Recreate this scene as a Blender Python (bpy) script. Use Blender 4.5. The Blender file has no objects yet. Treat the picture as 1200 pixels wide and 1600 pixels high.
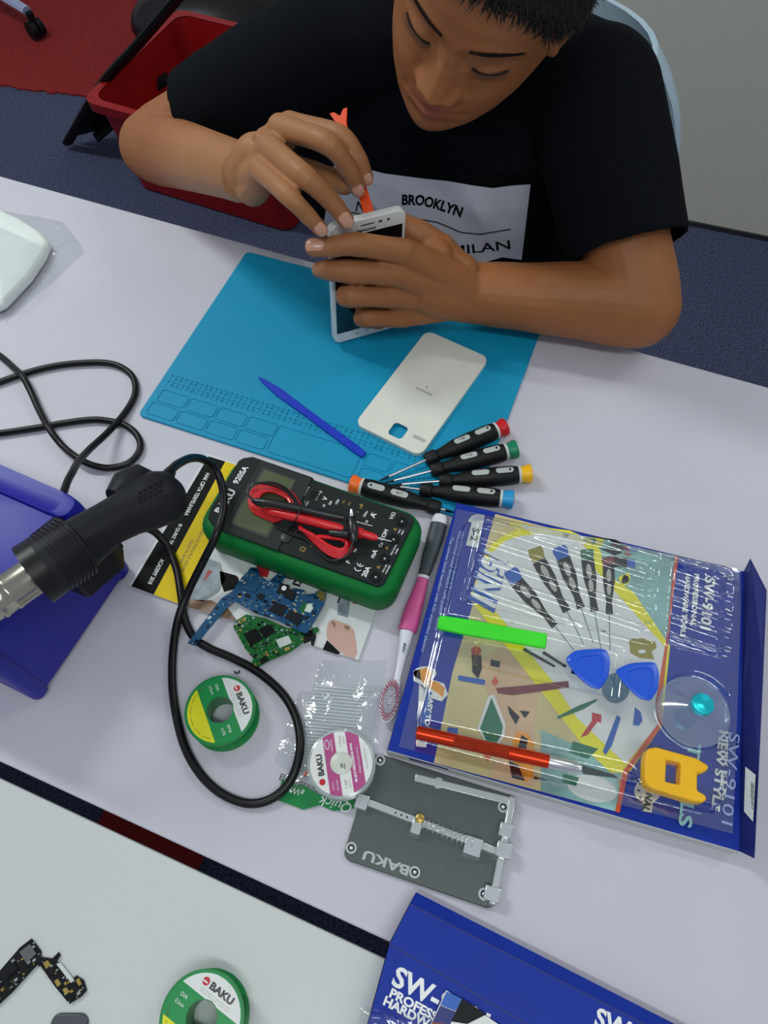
import bpy, bmesh, math, random
from mathutils import Vector as V, Matrix as M, noise
from mathutils.bvhtree import BVHTree
from math import sin, cos, pi, radians, sqrt, exp
S = bpy.context.scene
C = S.collection
TZ = 0.75                       # height of the table tops
# ---------------- camera ----------------
CAM = V((0, 0, TZ + 0.6315)); FPX = 1190.0
RC = M(((0.99973128, 0.0, -0.02318115), (-0.01135537, -0.87180464, -0.48972209), (-0.02020943, 0.48985372, -0.87157037)))
cam = bpy.data.cameras.new('camera'); camo = bpy.data.objects.new('camera', cam); C.objects.link(camo)
cam.sensor_fit = 'VERTICAL'; cam.sensor_height = 24.0; cam.lens = 24.0 * FPX / 1600.0
cam.clip_start = 0.02; cam.clip_end = 50
rot = M((RC[0], -V(RC[1]), -V(RC[2]))).transposed()
camo.matrix_world = M.Translation(CAM) @ rot.to_4x4()
S.camera = camo
# ---------------- light ----------------
W = bpy.data.worlds.new('world'); S.world = W; W.use_nodes = True
W.node_tree.nodes['Background'].inputs[0].default_value = (0.80, 0.88, 1.0, 1)
W.node_tree.nodes['Background'].inputs[1].default_value = 0.30
def area(name, loc, sx, sy, power, rz=0, col=(0.93, 1.0, 0.97), target=None):
    l = bpy.data.lights.new(name, 'AREA'); l.shape = 'RECTANGLE'; l.size = sx; l.size_y = sy; l.energy = power; l.color = col
    o = bpy.data.objects.new(name, l); C.objects.link(o); o.location = loc
    o.rotation_euler = (0, 0, rz)
    if target: o.rotation_euler = (V(target) - V(loc)).to_track_quat('-Z', 'Y').to_euler()
    return o
area('ceiling_tube_light', (-1.5, 1.5, 2.75), 1.25, 0.16, 27, -0.37)
area('ceiling_tube_light', (0.1, -0.6, 2.75), 1.25, 0.16, 11, -0.37)
area('ceiling_tube_light', (1.7, 1.3, 2.75), 1.25, 0.16, 17, -0.37)
S.view_settings.view_transform = 'Standard'; S.view_settings.look = 'None'
S.view_settings.gamma = 1; S.view_settings.use_curve_mapping = False
S.view_settings.exposure = 0.28
# ---------------- geometry helpers ----------------
def P(u, v, z=0.0):
    """point of the place that lies z above the table top on the sight line of photo position (u, v)"""
    d = RC.transposed() @ V(((u - 600) / FPX, (v - 800) / FPX, 1))
    t = (TZ + z - CAM.z) / d.z
    return CAM + d * t
def PX(u, v, depth):
    d = RC.transposed() @ V(((u - 600) / FPX, (v - 800) / FPX, 1))
    return CAM + d * depth
MATS = {}
def s2l(c):
    return tuple(((x / 255) / 12.92 if x / 255 <= 0.04045 else ((x / 255 + 0.055) / 1.055) ** 2.4) for x in c)
def mat(name, rgb=(128, 128, 128), rough=0.5, metal=0.0, spec=0.5, var=0.06, vscale=40, bump=0.0, bscale=300, coat=0, emis=0, alpha=None, kind=None, sss=0, rgb2=None, sheen=0):
    if name in MATS: return MATS[name]
    m = bpy.data.materials.new(name); m.use_nodes = True; MATS[name] = m
    nt = m.node_tree; N = nt.nodes; L = nt.links; b = N['Principled BSDF']
    c = s2l(rgb) + (1,)
    tc = N.new('ShaderNodeTexCoord')
    if kind == 'clear':      # thin clear plastic: see-through with a glossy skin
        N.remove(b); t = N.new('ShaderNodeBsdfTransparent'); t.inputs[0].default_value = c
        g = N.new('ShaderNodeBsdfGlossy'); g.inputs['Roughness'].default_value = rough; g.inputs[0].default_value = (1, 1, 1, 1)
        l0 = N.new('ShaderNodeLayerWeight'); l0.inputs[0].default_value = .5; pw = N.new('ShaderNodeMath'); pw.operation = 'POWER'; pw.inputs[1].default_value = 5
        L.new(l0.outputs['Facing'], pw.inputs[0]); lw = N.new('ShaderNodeMath'); lw.operation = 'MULTIPLY_ADD'; lw.inputs[1].default_value = .8; lw.inputs[2].default_value = .05; L.new(pw.outputs[0], lw.inputs[0])
        ma = N.new('ShaderNodeMath'); ma.operation = 'MULTIPLY_ADD'; ma.inputs[1].default_value = spec * 2; ma.inputs[2].default_value = 0.0
        ma.use_clamp = True; mx = N.new('ShaderNodeMixShader'); L.new(lw.outputs[0], ma.inputs[0]); L.new(ma.outputs[0], mx.inputs[0])
        L.new(t.outputs[0], mx.inputs[1]); L.new(g.outputs[0], mx.inputs[2]); 
        out = mx.outputs[0]
        if alpha:            # milky share
            d = N.new('ShaderNodeBsdfDiffuse'); d.inputs[0].default_value = c; m2 = N.new('ShaderNodeMixShader'); m2.inputs[0].default_value = alpha
            L.new(out, m2.inputs[1]); L.new(d.outputs[0], m2.inputs[2]); out = m2.outputs[0]
        if bump:
            n = N.new('ShaderNodeTexNoise'); n.inputs['Scale'].default_value = bscale; L.new(tc.outputs['Object'], n.inputs['Vector'])
            bp = N.new('ShaderNodeBump'); bp.inputs['Strength'].default_value = bump; bp.inputs['Distance'].default_value = 0.002
            L.new(n.outputs[0], bp.inputs['Height']); L.new(bp.outputs[0], g.inputs['Normal'])
        L.new(out, N['Material Output'].inputs[0]); return m
    b.inputs['Base Color'].default_value = c; b.inputs['Roughness'].default_value = rough; b.inputs['Metallic'].default_value = metal
    b.inputs['Specular IOR Level'].default_value = spec
    if coat: b.inputs['Coat Weight'].default_value = coat
    if sheen: b.inputs['Sheen Weight'].default_value = sheen
    if sss:
        b.inputs['Subsurface Weight'].default_value = sss; b.inputs['Subsurface Radius'].default_value = (0.008, 0.003, 0.0015); b.inputs['Subsurface Scale'].default_value = 0.6
    if var or rgb2:
        n = N.new('ShaderNodeTexNoise'); n.inputs['Scale'].default_value = vscale; n.inputs['Detail'].default_value = 4
        L.new(tc.outputs['Object'], n.inputs['Vector'])
        r = N.new('ShaderNodeValToRGB'); r.color_ramp.elements[0].position = 0.3; r.color_ramp.elements[1].position = 0.7
        a = c; z = s2l(rgb2) + (1,) if rgb2 else c
        r.color_ramp.elements[0].color = tuple(x * (1 - var) for x in a[:3]) + (1,)
        r.color_ramp.elements[1].color = tuple(min(1, x * (1 + var)) for x in z[:3]) + (1,)
        L.new(n.outputs[0], r.inputs[0]); L.new(r.outputs[0], b.inputs['Base Color'])
    if bump:
        n = N.new('ShaderNodeTexNoise'); n.inputs['Scale'].default_value = bscale; n.inputs['Detail'].default_value = 3
        L.new(tc.outputs['Object'], n.inputs['Vector'])
        bp = N.new('ShaderNodeBump'); bp.inputs['Strength'].default_value = bump; bp.inputs['Distance'].default_value = 0.001
        L.new(n.outputs[0], bp.inputs['Height']); L.new(bp.outputs[0], b.inputs['Normal'])
    return m
def rr(w, h, r, n=5, cx=0, cy=0):
    out = []
    for k, (sx, sy) in enumerate(((1, 1), (-1, 1), (-1, -1), (1, -1))):
        for i in range(n + 1):
            a = k * pi / 2 + i / n * pi / 2
            out.append((cx + sx * (w / 2 - r) + r * cos(a), cy + sy * (h / 2 - r) + r * sin(a)))
    return out
def sm_path(pts, n=8):
    """Catmull-Rom through the points"""
    pts = [V(p) for p in pts]; o = []
    for i in range(len(pts) - 1):
        p0 = pts[i - 1] if i else pts[0] * 2 - pts[1]; p1, p2 = pts[i], pts[i + 1]
        p3 = pts[i + 2] if i + 2 < len(pts) else p2 * 2 - p1
        for k in range(n):
            t = k / n
            o.append(0.5 * ((2 * p1) + (p2 - p0) * t + (2 * p0 - 5 * p1 + 4 * p2 - p3) * t * t + (3 * p1 - p0 - 3 * p2 + p3) * t ** 3))
    o.append(pts[-1]); return o
_txt = {}
def text_geo(s, bold=0.0):
    k = (s, bold)
    if k not in _txt:
        cu = bpy.data.curves.new('t', 'FONT'); cu.body = s; cu.size = 1; cu.offset = bold; cu.resolution_u = 3; cu.align_x = 'CENTER'; cu.align_y = 'CENTER'
        ob = bpy.data.objects.new('t', cu); C.objects.link(ob)
        dg = bpy.context.evaluated_depsgraph_get(); me = bpy.data.meshes.new_from_object(ob.evaluated_get(dg))
        vs = [v.co.copy() for v in me.vertices]; fs = [tuple(p.vertices) for p in me.polygons]
        bpy.data.objects.remove(ob); bpy.data.curves.remove(cu); bpy.data.meshes.remove(me)
        if vs:
            x0, x1 = min(v.x for v in vs), max(v.x for v in vs); y0, y1 = min(v.y for v in vs), max(v.y for v in vs)
        else: x0, x1, y0, y1 = 0, 1, 0, 1
        _txt[k] = (vs, fs, (x0, x1, y0, y1))
    return _txt[k]
class MB:
    def __init__(s, m=None, T=None):
        s.v = []; s.f = []; s.fm = []; s.ms = []; s.T = T or M.Identity(4); s.m = m
    def mi(s):
        if s.m not in s.ms: s.ms.append(s.m)
        return s.ms.index(s.m)
    def add(s, vs, fs, raw=False):
        b = len(s.v); s.v += [V(p) if raw else s.T @ V(p) for p in vs]; k = s.mi()
        for f in fs: s.f.append(tuple(b + i for i in f)); s.fm.append(k)
    def box(s, c, size, rz=0):
        x, y, z = [a / 2 for a in size]; R = M.Rotation(rz, 3, 'Z'); c = V(c)
        vs = [c + R @ V((i * x, j * y, k * z)) for i in (-1, 1) for j in (-1, 1) for k in (-1, 1)]
        s.add(vs, [(0, 1, 3, 2), (4, 6, 7, 5), (0, 4, 5, 1), (2, 3, 7, 6), (0, 2, 6, 4), (1, 5, 7, 3)])
    def poly(s, pts, dz=0):
        s.add([V(p) + V((0, 0, dz)) for p in pts], [tuple(range(len(pts)))])
    def prism(s, pts, d):
        """pts: closed 3-D outline, d: vector or height"""
        d = V((0, 0, d)) if isinstance(d, (int, float)) else V(d); n = len(pts); pts = [V(p) if len(p) == 3 else V((p[0], p[1], 0)) for p in pts]
        s.add(pts + [p + d for p in pts], [tuple(range(n - 1, -1, -1)), tuple(range(n, 2 * n))] + [(i, (i + 1) % n, n + (i + 1) % n, n + i) for i in range(n)])
    def ring(s, outer, inner, z0, z1):
        """slab between two 2-D outlines of equal length"""
        n = len(outer); vs = [(x, y, z) for z in (z0, z1) for L in (outer, inner) for x, y in L]
        o0, i0, o1, i1 = 0, n, 2 * n, 3 * n; fs = []
        for i in range(n):
            j = (i + 1) % n
            fs += [(o1 + i, o1 + j, i1 + j, i1 + i), (o0 + j, o0 + i, i0 + i, i0 + j), (o0 + i, o0 + j, o1 + j, o1 + i), (i0 + j, i0 + i, i1 + i, i1 + j)]
        s.add(vs, fs)
    def loft(s, rings, cap=True, closed=False):
        n = len(rings[0]); vs = [p for r in rings for p in r]; fs = []; k = len(rings)
        for a in range(k if closed else k - 1):
            b = (a + 1) % k
            for i in range(n):
                j = (i + 1) % n; fs.append((a * n + i, a * n + j, b * n + j, b * n + i))
        if cap and not closed: fs += [tuple(range(n - 1, -1, -1)), tuple(range((k - 1) * n, k * n))]
        s.add(vs, fs)
    def lathe(s, prof, a=(0, 0, 0), ax=(0, 0, 1), n=32, cap=True):
        """prof: [(t along axis, radius)]"""
        a = V(a); ax = V(ax).normalized(); x = ax.orthogonal().normalized(); y = ax.cross(x)
        s.loft([[a + ax * t + (x * cos(i * 2 * pi / n) + y * sin(i * 2 * pi / n)) * max(r, 1e-6) for i in range(n)] for t, r in prof], cap)
    def rod(s, a, b, r, r2=None, n=12):
        a, b = V(a), V(b); s.lathe([(0, r), ((b - a).length, r if r2 is None else r2)], a, b - a, n)
    def tube(s, path, r, n=10, cap=True, flat=1.0, up=None):
        """round tube along a path; r number or list; flat squeezes it along up"""
        path = [V(p) for p in path]; rs = r if isinstance(r, (list, tuple)) else [r] * len(path); rings = []; x = None
        for i, p in enumerate(path):
            t = (path[min(i + 1, len(path) - 1)] - path[max(i - 1, 0)]).normalized()
            if up is not None: x = V(up).cross(t).normalized()
            else: x = t.orthogonal().normalized() if x is None else (x - t * x.dot(t)).normalized()
            y = t.cross(x)
            rings.append([p + (x * cos(k * 2 * pi / n) + y * sin(k * 2 * pi / n) * flat) * rs[i] for k in range(n)])
        s.loft(rings, cap)
    def sphere(s, c, r, n=16, sc=(1, 1, 1)):
        c = V(c); h = n // 2
        s.loft([[c + V((r * sin(a) * cos(b) * sc[0], r * sin(a) * sin(b) * sc[1], r * cos(a) * sc[2])) for b in [k * 2 * pi / n for k in range(n)]] for a in [pi - (0.001 + (pi - 0.002) * j / h) for j in range(h + 1)]])
    def text(s, t, c, xd, h, w=None, up=(0, 0, 1), bold=0.0, lift=0.0, shear=0.0, thick=0):
        """lettering centred on c, reading along xd, letter height h, optional total width w"""
        vs, fs, (x0, x1, y0, y1) = text_geo(t, bold)
        if not vs: return
        xd = V(xd).normalized(); up = V(up).normalized(); yd = up.cross(xd).normalized(); c = V(c) + up * lift
        sy = h / max(y1 - y0, 1e-6); sx = (w / (x1 - x0)) if w else sy; cx, cy = (x0 + x1) / 2, (y0 + y1) / 2
        s.add([c + xd * ((v.x - cx) * sx + (v.y - cy) * sy * shear) + yd * (v.y - cy) * sy for v in vs], fs)
    def build(s, name, parent=None, bevel=0, smooth=True, ang=40, subd=0, loc=None, seg=2, rec=False):
        me = bpy.data.meshes.new(name); o = bpy.data.objects.new(name, me); C.objects.link(o)
        L = V((0, 0, 0))
        if parent is not None:
            o.parent = parent; q = parent
            while q is not None: L = L + q.location; q = q.parent
        elif loc is not None: L = V(loc); o.location = L
        me.from_pydata([v - L for v in s.v], [], s.f)
        for k in s.ms: me.materials.append(MATS[k] if isinstance(k, str) else k)
        me.polygons.foreach_set('material_index', s.fm)
        if rec:
            bm = bmesh.new(); bm.from_mesh(me); bmesh.ops.remove_doubles(bm, verts=bm.verts, dist=1e-6); bmesh.ops.recalc_face_normals(bm, faces=bm.faces); bm.to_mesh(me); bm.free()
        if smooth:
            me.polygons.foreach_set('use_smooth', [True] * len(me.polygons)); me.set_sharp_from_angle(angle=radians(ang))
        me.update()
        if bevel:
            m = o.modifiers.new('bevel', 'BEVEL'); m.width = bevel; m.segments = seg; m.limit_method = 'ANGLE'; m.angle_limit = radians(35)
        if subd:
            m = o.modifiers.new('subdivision', 'SUBSURF'); m.levels = subd; m.render_levels = subd
        return o
def cdt_slab(mb, outer, inner, z0, z1):
    """flat slab with a hole"""
    from mathutils.geometry import delaunay_2d_cdt
    no, ni = len(outer), len(inner); edges = [(k, (k + 1) % no) for k in range(no)] + [(no + k, no + (k + 1) % ni) for k in range(ni)]
    vo, ed, fc, *_r = delaunay_2d_cdt([V(p) for p in list(outer) + list(inner)], edges, [], 0, 1e-7)
    def ins(x, y, L):
        r = False
        for i in range(len(L)):
            (x1, y1), (x2, y2) = L[i][:2], L[i - 1][:2]
            if (y1 > y) != (y2 > y) and x < (x2 - x1) * (y - y1) / (y2 - y1) + x1: r = not r
        return r
    def ok(f):
        cx = sum(vo[k].x for k in f) / len(f); cy = sum(vo[k].y for k in f) / len(f); return ins(cx, cy, outer) and not ins(cx, cy, inner)
    fc = [f for f in fc if ok(f)]; n = len(vo)
    mb.add([(p.x, p.y, z1) for p in vo] + [(p.x, p.y, z0) for p in vo], [tuple(f) for f in fc] + [tuple(n + k for k in reversed(f)) for f in fc] + [(a, b, n + b, n + a) for a, b in edges])
def tag(o, label=None, cat=None, group=None, kind=None):
    if label: o['label'] = label
    if cat: o['category'] = cat
    if group: o['group'] = group
    if kind: o['kind'] = kind
    return o
def thing(name, label, cat, loc, group=None):
    o = bpy.data.objects.new(name, None); C.objects.link(o); o.location = loc; o.empty_display_size = 0.02
    return tag(o, label, cat, group)
def FR(p, d, z=None, up=(0, 0, 1)):
    """local frame: origin p, x along d, z up"""
    x = V(d); up = V(up); x = (x - up * x.dot(up)).normalized(); y = up.cross(x)
    m = M((x, y, up)).transposed().to_4x4(); m.translation = V(p); return m
# ---------------- materials of the setting ----------------
mat('table_white', (200, 197, 207), 0.5, var=0.03, vscale=9, spec=0.4)
mat('table_white_near', (203, 206, 205), 0.4, var=0.02, vscale=6, spec=0.4)
mat('table_edge', (38, 38, 42), 0.6)
mat('blue_carpet', (30, 35, 56), 0.95, var=0.45, vscale=220, bump=1.0, bscale=420, rgb2=(64, 70, 98))
mat('red_carpet', (104, 8, 8), 0.95, var=0.35, vscale=260, bump=1.0, bscale=420, rgb2=(132, 14, 10))
mat('wall_grey', (206, 204, 190), 0.9, var=0.05, vscale=300, bump=0.5, bscale=500)
mat('wall_white', (236, 234, 228), 0.8)
mat('grey_metal', (110, 112, 114), 0.4, 0.8); mat('steel', (225, 226, 228), 0.33, 1.0, var=0.02)
mat('black_plastic', (13, 14, 18), 0.5, var=0.1, spec=.22); mat('black_rubber', (10, 11, 14), 0.38, var=0.1, spec=.35)
mat('red_bin', (140, 8, 12), 0.45, spec=0.4); mat('bar_blue', (150, 160, 190), 0.4)
A0 = -0.375; EX = V((cos(A0), sin(A0), 0)); EY = V((-sin(A0), cos(A0), 0))     # along / across the tables
ORG = P(0, 275); ORG2 = P(1200, 605); EX = (ORG2 - ORG).normalized(); EY = V((-EX.y, EX.x, 0))
def st(name, mb, **k): return tag(mb.build(name, **k), kind='structure')
mb = MB('blue_carpet'); mb.box((0, 1.0, -0.02), (7, 8, 0.04)); st('floor', mb, smooth=False)
rug = MB('red_carpet'); q = [P(0, 135, -TZ), P(210, 163, -TZ)]; d = (q[1] - q[0]).normalized(); n = V((-d.y, d.x, 0))
a = q[0] - d * 2.0; b = q[0] + d * 2.2; random.seed(4)
edge = [a.lerp(b, i / 260) + n * random.uniform(-.006, .006) for i in range(261)]
rug.prism([(p.x, p.y, 0.0) for p in edge] + [(b + n * 2.2)[:2] + (0.0,), (a + n * 2.2)[:2] + (0.0,)], 0.005)
tag(rug.build('red_carpet', loc=(q[0].x, q[0].y, 0)), 'large dark red carpet with frayed edge lying behind the table at upper left', 'carpet')
r2 = MB('red_carpet'); c0 = P(165, 1268, -TZ); c1 = P(318, 1342, -TZ); 
r2.prism([(c0 - EY * .25)[:2] + (0.0,), (c1 - EY * .25)[:2] + (0.0,), (c1 + EY * .25)[:2] + (0.0,), (c0 + EY * .25)[:2] + (0.0,)], 0.008)
tag(r2.build('floor_mat', loc=(c0.x, c0.y, 0)), 'small dark red floor mat seen down through the gap between the two tables', 'mat')
# back partition wall
w0 = P(1200, 375, -TZ); w1 = P(1050, 345, -TZ); wd = (w0 - w1).normalized(); wn = V((-wd.y, wd.x, 0))
t_end = None
for i in range(4000):           # where the wall's free end stands
    p = w0 - wd * (i * 0.001); q = RC @ (p + V((0, 0, 0.5)) - CAM); u = 600 + FPX * q.x / q.z
    if u < 392: break
L0 = p
def wall_slab(a, b, m, h=2.8, t=0.08, z0=0.0):
    mb = MB(m); mb.prism([a[:2] + (z0,), b[:2] + (z0,), (b + wn * t)[:2] + (z0,), (a + wn * t)[:2] + (z0,)], h); return mb
a = V((L0.x, L0.y, 0)); b = V((w0.x, w0.y, 0)) + wd * 1.4
k = a.lerp(b, 0.62)
st('wall_back', wall_slab(a + wd * 0.42, b, 'wall_grey'), smooth=False)
L1 = V((w0.x, w0.y, 0)) + wn * 0.40
for i in range(4000):
    p = L1 - wd * (i * 0.001); q = RC @ (p + V((0, 0, 0.5)) - CAM); u = 600 + FPX * q.x / q.z
    if u < 390: break
st('wall_left', wall_slab(V((p.x, p.y, 0)), V((p.x, p.y, 0)) + wd * 0.75, 'wall_white'), smooth=False)
mb = MB('table_edge'); mb.prism([(a - wn * .006)[:2] + (0.0,), (b - wn * .006)[:2] + (0.0,), b[:2] + (0.0,), a[:2] + (0.0,)], 0.012); st('baseboard_back', mb, smooth=False)
# tables
def table(name, label, e0, side, m, depth=0.61, x0=-1.0, x1=1.5):
    """e0: point on the far edge, side: depth towards the camera"""
    t = thing(name, label, 'table', V((e0.x, e0.y, 0)))
    fr = M((EX, EY, V((0, 0, 1)))).transposed().to_4x4(); fr.translation = V((e0.x, e0.y, 0))
    mb = MB(m, fr); mb.prism([(x0, -depth), (x1, -depth), (x1, 0), (x0, 0)], 0.022); mb.v = [v + V((0, 0, TZ - 0.022)) for v in mb.v]
    mb.build('tabletop', t, bevel=0.0015, smooth=False)
    mb = MB('table_edge', fr); mb.box(((x0 + x1) / 2, -depth / 2, TZ - 0.037), (x1 - x0 - .16, depth - .1, 0.028)); mb.build('apron', t, smooth=False)
    for i in (x0 + .12, x1 - .12):
        for j in (-depth + .08, -.08):
            mb = MB('grey_metal', fr); mb.rod((i, j, 0.012), (i, j, TZ - 0.05), 0.016)
            l = mb.build('leg', t); mb = MB('black_plastic', fr); mb.rod((i, j, 0), (i, j, 0.012), 0.02); mb.build('foot', l)
    return t
g0 = P(0, 1185); g1 = P(610, 1478); dist = -(g0 - ORG).dot(EY); dist2 = -(g1 - ORG).dot(EY)
dep = (dist + dist2) / 2
table('worktable', 'white laminate table carrying the blue mat, the multimeter and the tool set', ORG, -1, 'table_white', depth=dep, x0=-.9, x1=1.7)
gh = P(0, 1200); gd = (P(0, 1200) - ORG).dot(EY)
table('worktable', 'second white table across the dark gap, nearest the bottom of the photo', ORG + EY * (-dep - 0.011), -1, 'table_white_near', depth=0.6, x0=-1.0, x1=1.2)
# red storage tote behind the table
B0 = P(215, 293, -TZ) + V((0, 0, .0055)); B1 = P(455, 366, -TZ) + V((0, 0, .0055)); 
hz = 0
for i in range(600):
    q = RC @ (B0 + V((0, 0, i * .001)) - CAM)
    if 800 + FPX * q.y / q.z < 150: break
TH = i * .001; td = (B1 - B0).normalized(); tn = V((-td.y, td.x, 0)); TW = (B1 - B0).length; TDp = 0.36
tote = thing('storage_tote', 'open red plastic storage tote on the floor behind the table, beyond the right elbow', 'storage box', B0 + td * TW / 2 + tn * TDp / 2)
def tote_ring(z, g):
    c = B0 + td * TW / 2 + tn * TDp / 2
    return [c + td * x + tn * y + V((0, 0, z)) for x, y in rr(TW + 2 * g, TDp + 2 * g, 0.035)]
mb = MB('red_bin'); mb.loft([tote_ring(0, 0), tote_ring(TH, .025), tote_ring(TH, .021), tote_ring(.004, -.004)]); mb.build('body', tote)
mb = MB('red_bin'); mb.loft([tote_ring(TH - .022, .024), tote_ring(TH - .022, .040), tote_ring(TH + .003, .042), tote_ring(TH + .003, .021)], cap=False); mb.build('rim', tote)
# black folded frame leaning on the tote
fs = thing('folding_stool', 'black folded metal stool frame leaning against the red tote', 'stool', P(110, 232, -TZ))
mb = MB('black_plastic'); zA = -TZ + .02
pts = [P(106, 222, zA), P(160, 132, -.50), P(215, 70, -.40), P(285, -12, -.28)]
mb.tube(sm_path(pts, 6), 0.017, 8, flat=.6); mb.build('leg', fs)
mb = MB('black_plastic'); pts = [P(150, 215, zA), P(200, 172, -.66), P(262, 120, -.56)]; mb.tube(sm_path(pts, 6), 0.014, 8, flat=.6); mb.build('leg', fs)
mb = MB('black_plastic'); mb.prism([P(112, 214, -.725), P(150, 205, -.72), P(190, 172, -.66), P(170, 160, -.58), P(158, 140, -.52)], (0, 0, .012)); mb.build('side_plate', fs)
# black bag behind the tote
bag = MB('black_rubber'); c = P(300, 22, -.55); random.seed(2)
bag.sphere((c.x + .02, c.y + .12, 0.116), 1, 28, (0.24, 0.15, 0.11))
o = bag.build('bag', loc=(c.x, c.y, 0)); tag(o, 'black soft bag lying on the red carpet behind the red tote', 'bag')
# office chair base at upper left
oc = thing('office_chair', 'office chair with grey metal star base, one black caster in sight on the red carpet', 'chair', P(-90, -10, -TZ))
hub = P(-90, -25, -TZ) + V((0, 0, .12)); foot = P(44, 22, -TZ + .075)
ang0 = math.atan2(foot.y - hub.y, foot.x - hub.x); Lr = V((foot.x - hub.x, foot.y - hub.y)).length
mb = MB('grey_metal'); mb.rod((hub.x, hub.y, .06), (hub.x, hub.y, .42), .026); mb.rod((hub.x, hub.y, .05), (hub.x, hub.y, .14), .04); mb.build('column', oc)
for k in range(5):
    a = ang0 + k * 2 * pi / 5; e = V((hub.x + Lr * cos(a), hub.y + Lr * sin(a), .085)); 
    mb = MB('bar_blue'); mb.tube([(hub.x, hub.y, .11), e], [.022, .016], 8, flat=.75, up=(0, 0, 1)); l = mb.build('base_arm', oc)
    mb = MB('black_plastic'); t = V((cos(a), sin(a), 0)); n2 = V((-sin(a), cos(a), 0)); cc = e + t * .01; cc.z = .034
    mb.rod(cc - n2 * .022, cc - n2 * .004, .026, n=20); mb.rod(cc + n2 * .004, cc + n2 * .022, .026, n=20); mb.rod(cc, cc + V((0, 0, .05)), .012); mb.build('caster', oc)
mb = MB('black_plastic'); mb.prism([(hub.x + x, hub.y + y, .42) for x, y in rr(.46, .46, .1)], .07); mb.build('seat', oc, bevel=.02)
mb = MB('black_plastic'); mb.prism([(hub.x + x, hub.y + .24 + y, .52) for x, y in rr(.42, .05, .02)], .45); mb.rod((hub.x, hub.y + .18, .43), (hub.x, hub.y + .24, .56), .015); mb.build('backrest', oc, bevel=.01)
# plastic chair the boy sits on
mat('pale_blue_plastic', (170, 192, 205), 0.35, var=0.03)
SD = -EY      # direction the boy faces (towards the table)
sc = V((0.11, 0.93, 0)); 
chair = thing('plastic_chair', 'pale blue moulded plastic chair with rounded back behind the boy', 'chair', sc)
def cf(x, y, z): return V((sc.x, sc.y, 0)) + EX * x + SD * y + V((0, 0, z))     # x to his left, y forwards
mb = MB('pale_blue_plastic'); mb.prism([cf(x, y, .425) for x, y in rr(.42, .42, .06)], .02); mb.build('seat', chair, bevel=.006)
rings = []
for i in range(15):       # curved shell back
    z = .45 + i * .37 / 14; wv = .256 * (1 - max(0, (z - .62) / .25) ** 3 * .55); ring = []
    back = -.20 - (z - .45) * .12
    for k in range(17):
        a = -1 + k / 8; ring.append(cf(wv * sin(a * pi / 2 * .98), back + .13 * (1 - cos(a * pi / 2)), z))
    for k in range(16, -1, -1):
        a = -1 + k / 8; ring.append(cf((wv + .006) * sin(a * pi / 2 * .98), back - .007 + .13 * (1 - cos(a * pi / 2)), z))
    rings.append(ring)
mb = MB('pale_blue_plastic'); mb.loft(rings); mb.build('backrest', chair)
for sx in (-1, 1):
    for sy in (-1, 1):
        mb = MB('grey_metal'); mb.rod(cf(sx * .17, sy * .17, .43), cf(sx * .20, sy * .21, 0), .012); mb.build('leg', chair)
# ---------------- items on the table ----------------
def tw(z=0): return TZ + z
def pmid(*p): return sum((V(q) for q in p), V((0, 0, 0))) / len(p)
mat('mat_blue', (4, 147, 188), 0.55, var=0.03, vscale=20, spec=0.35, bump=0.15, bscale=900)
# silicone work mat
mc = V((-0.0557, 0.5255, TZ)); ma = -0.3681; ML, MW = 0.3575, 0.2542
FM = M.Translation(mc) @ M.Rotation(ma, 4, 'Z')
wm = thing('silicone_work_mat', 'bright blue silicone heat mat with moulded parts trays lying under the boy\'s hands', 'mat', mc)
mb = MB('mat_blue', FM); mb.prism([(x, y, 0) for x, y in rr(ML, MW, .006)], .003); mb.build('base', wm, bevel=.0008)
mb = MB('mat_blue', FM)
def ridge(x0, y0, x1, y1, w=.0008, h=.0007, r=.003):
    a, b = x1 - x0, y1 - y0; mb.ring(rr(a, b, r, 3, (x0 + x1) / 2, (y0 + y1) / 2), rr(a - 2 * w, b - 2 * w, r - w * .6, 3, (x0 + x1) / 2, (y0 + y1) / 2), .003, .003 + h)
X0, Y0 = -ML / 2, -MW / 2
for r_ in range(2):
    for k in range(4): ridge(X0 + .006 + k * .034 + r_ * .002, Y0 + .005 + r_ * .018, X0 + .038 + k * .034 + r_ * .002, Y0 + .021 + r_ * .018)
ridge(X0 + .143, Y0 + .005, X0 + .235, Y0 + .039)
for r_ in range(2):
    for k in range(4): ridge(X0 + .240 + k * .028, Y0 + .005 + r_ * .018, X0 + .266 + k * .028, Y0 + .021 + r_ * .018)
for k in range(58):
    x = X0 + .008 + k * .0059
    for j in range(2):
        y = Y0 + .044 + j * .0085
        mb.prism([(x, y, .003), (x + .0012, y, .003), (x + .0012, y + .0065, .003), (x, y + .0065, .003)], .00045)
        mb.prism([(x, y + .0055, .003), (x + .004, y + .0055, .003), (x + .004, y + .0065, .003), (x, y + .0065, .003)], .00045)
        if k % 3: mb.prism([(x, y + .002, .003), (x + .0035, y + .002, .003), (x + .0035, y + .003, .003), (x, y + .003, .003)], .00045)
mb.build('tray_ridges', wm, smooth=False)
MZ = .003
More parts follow.
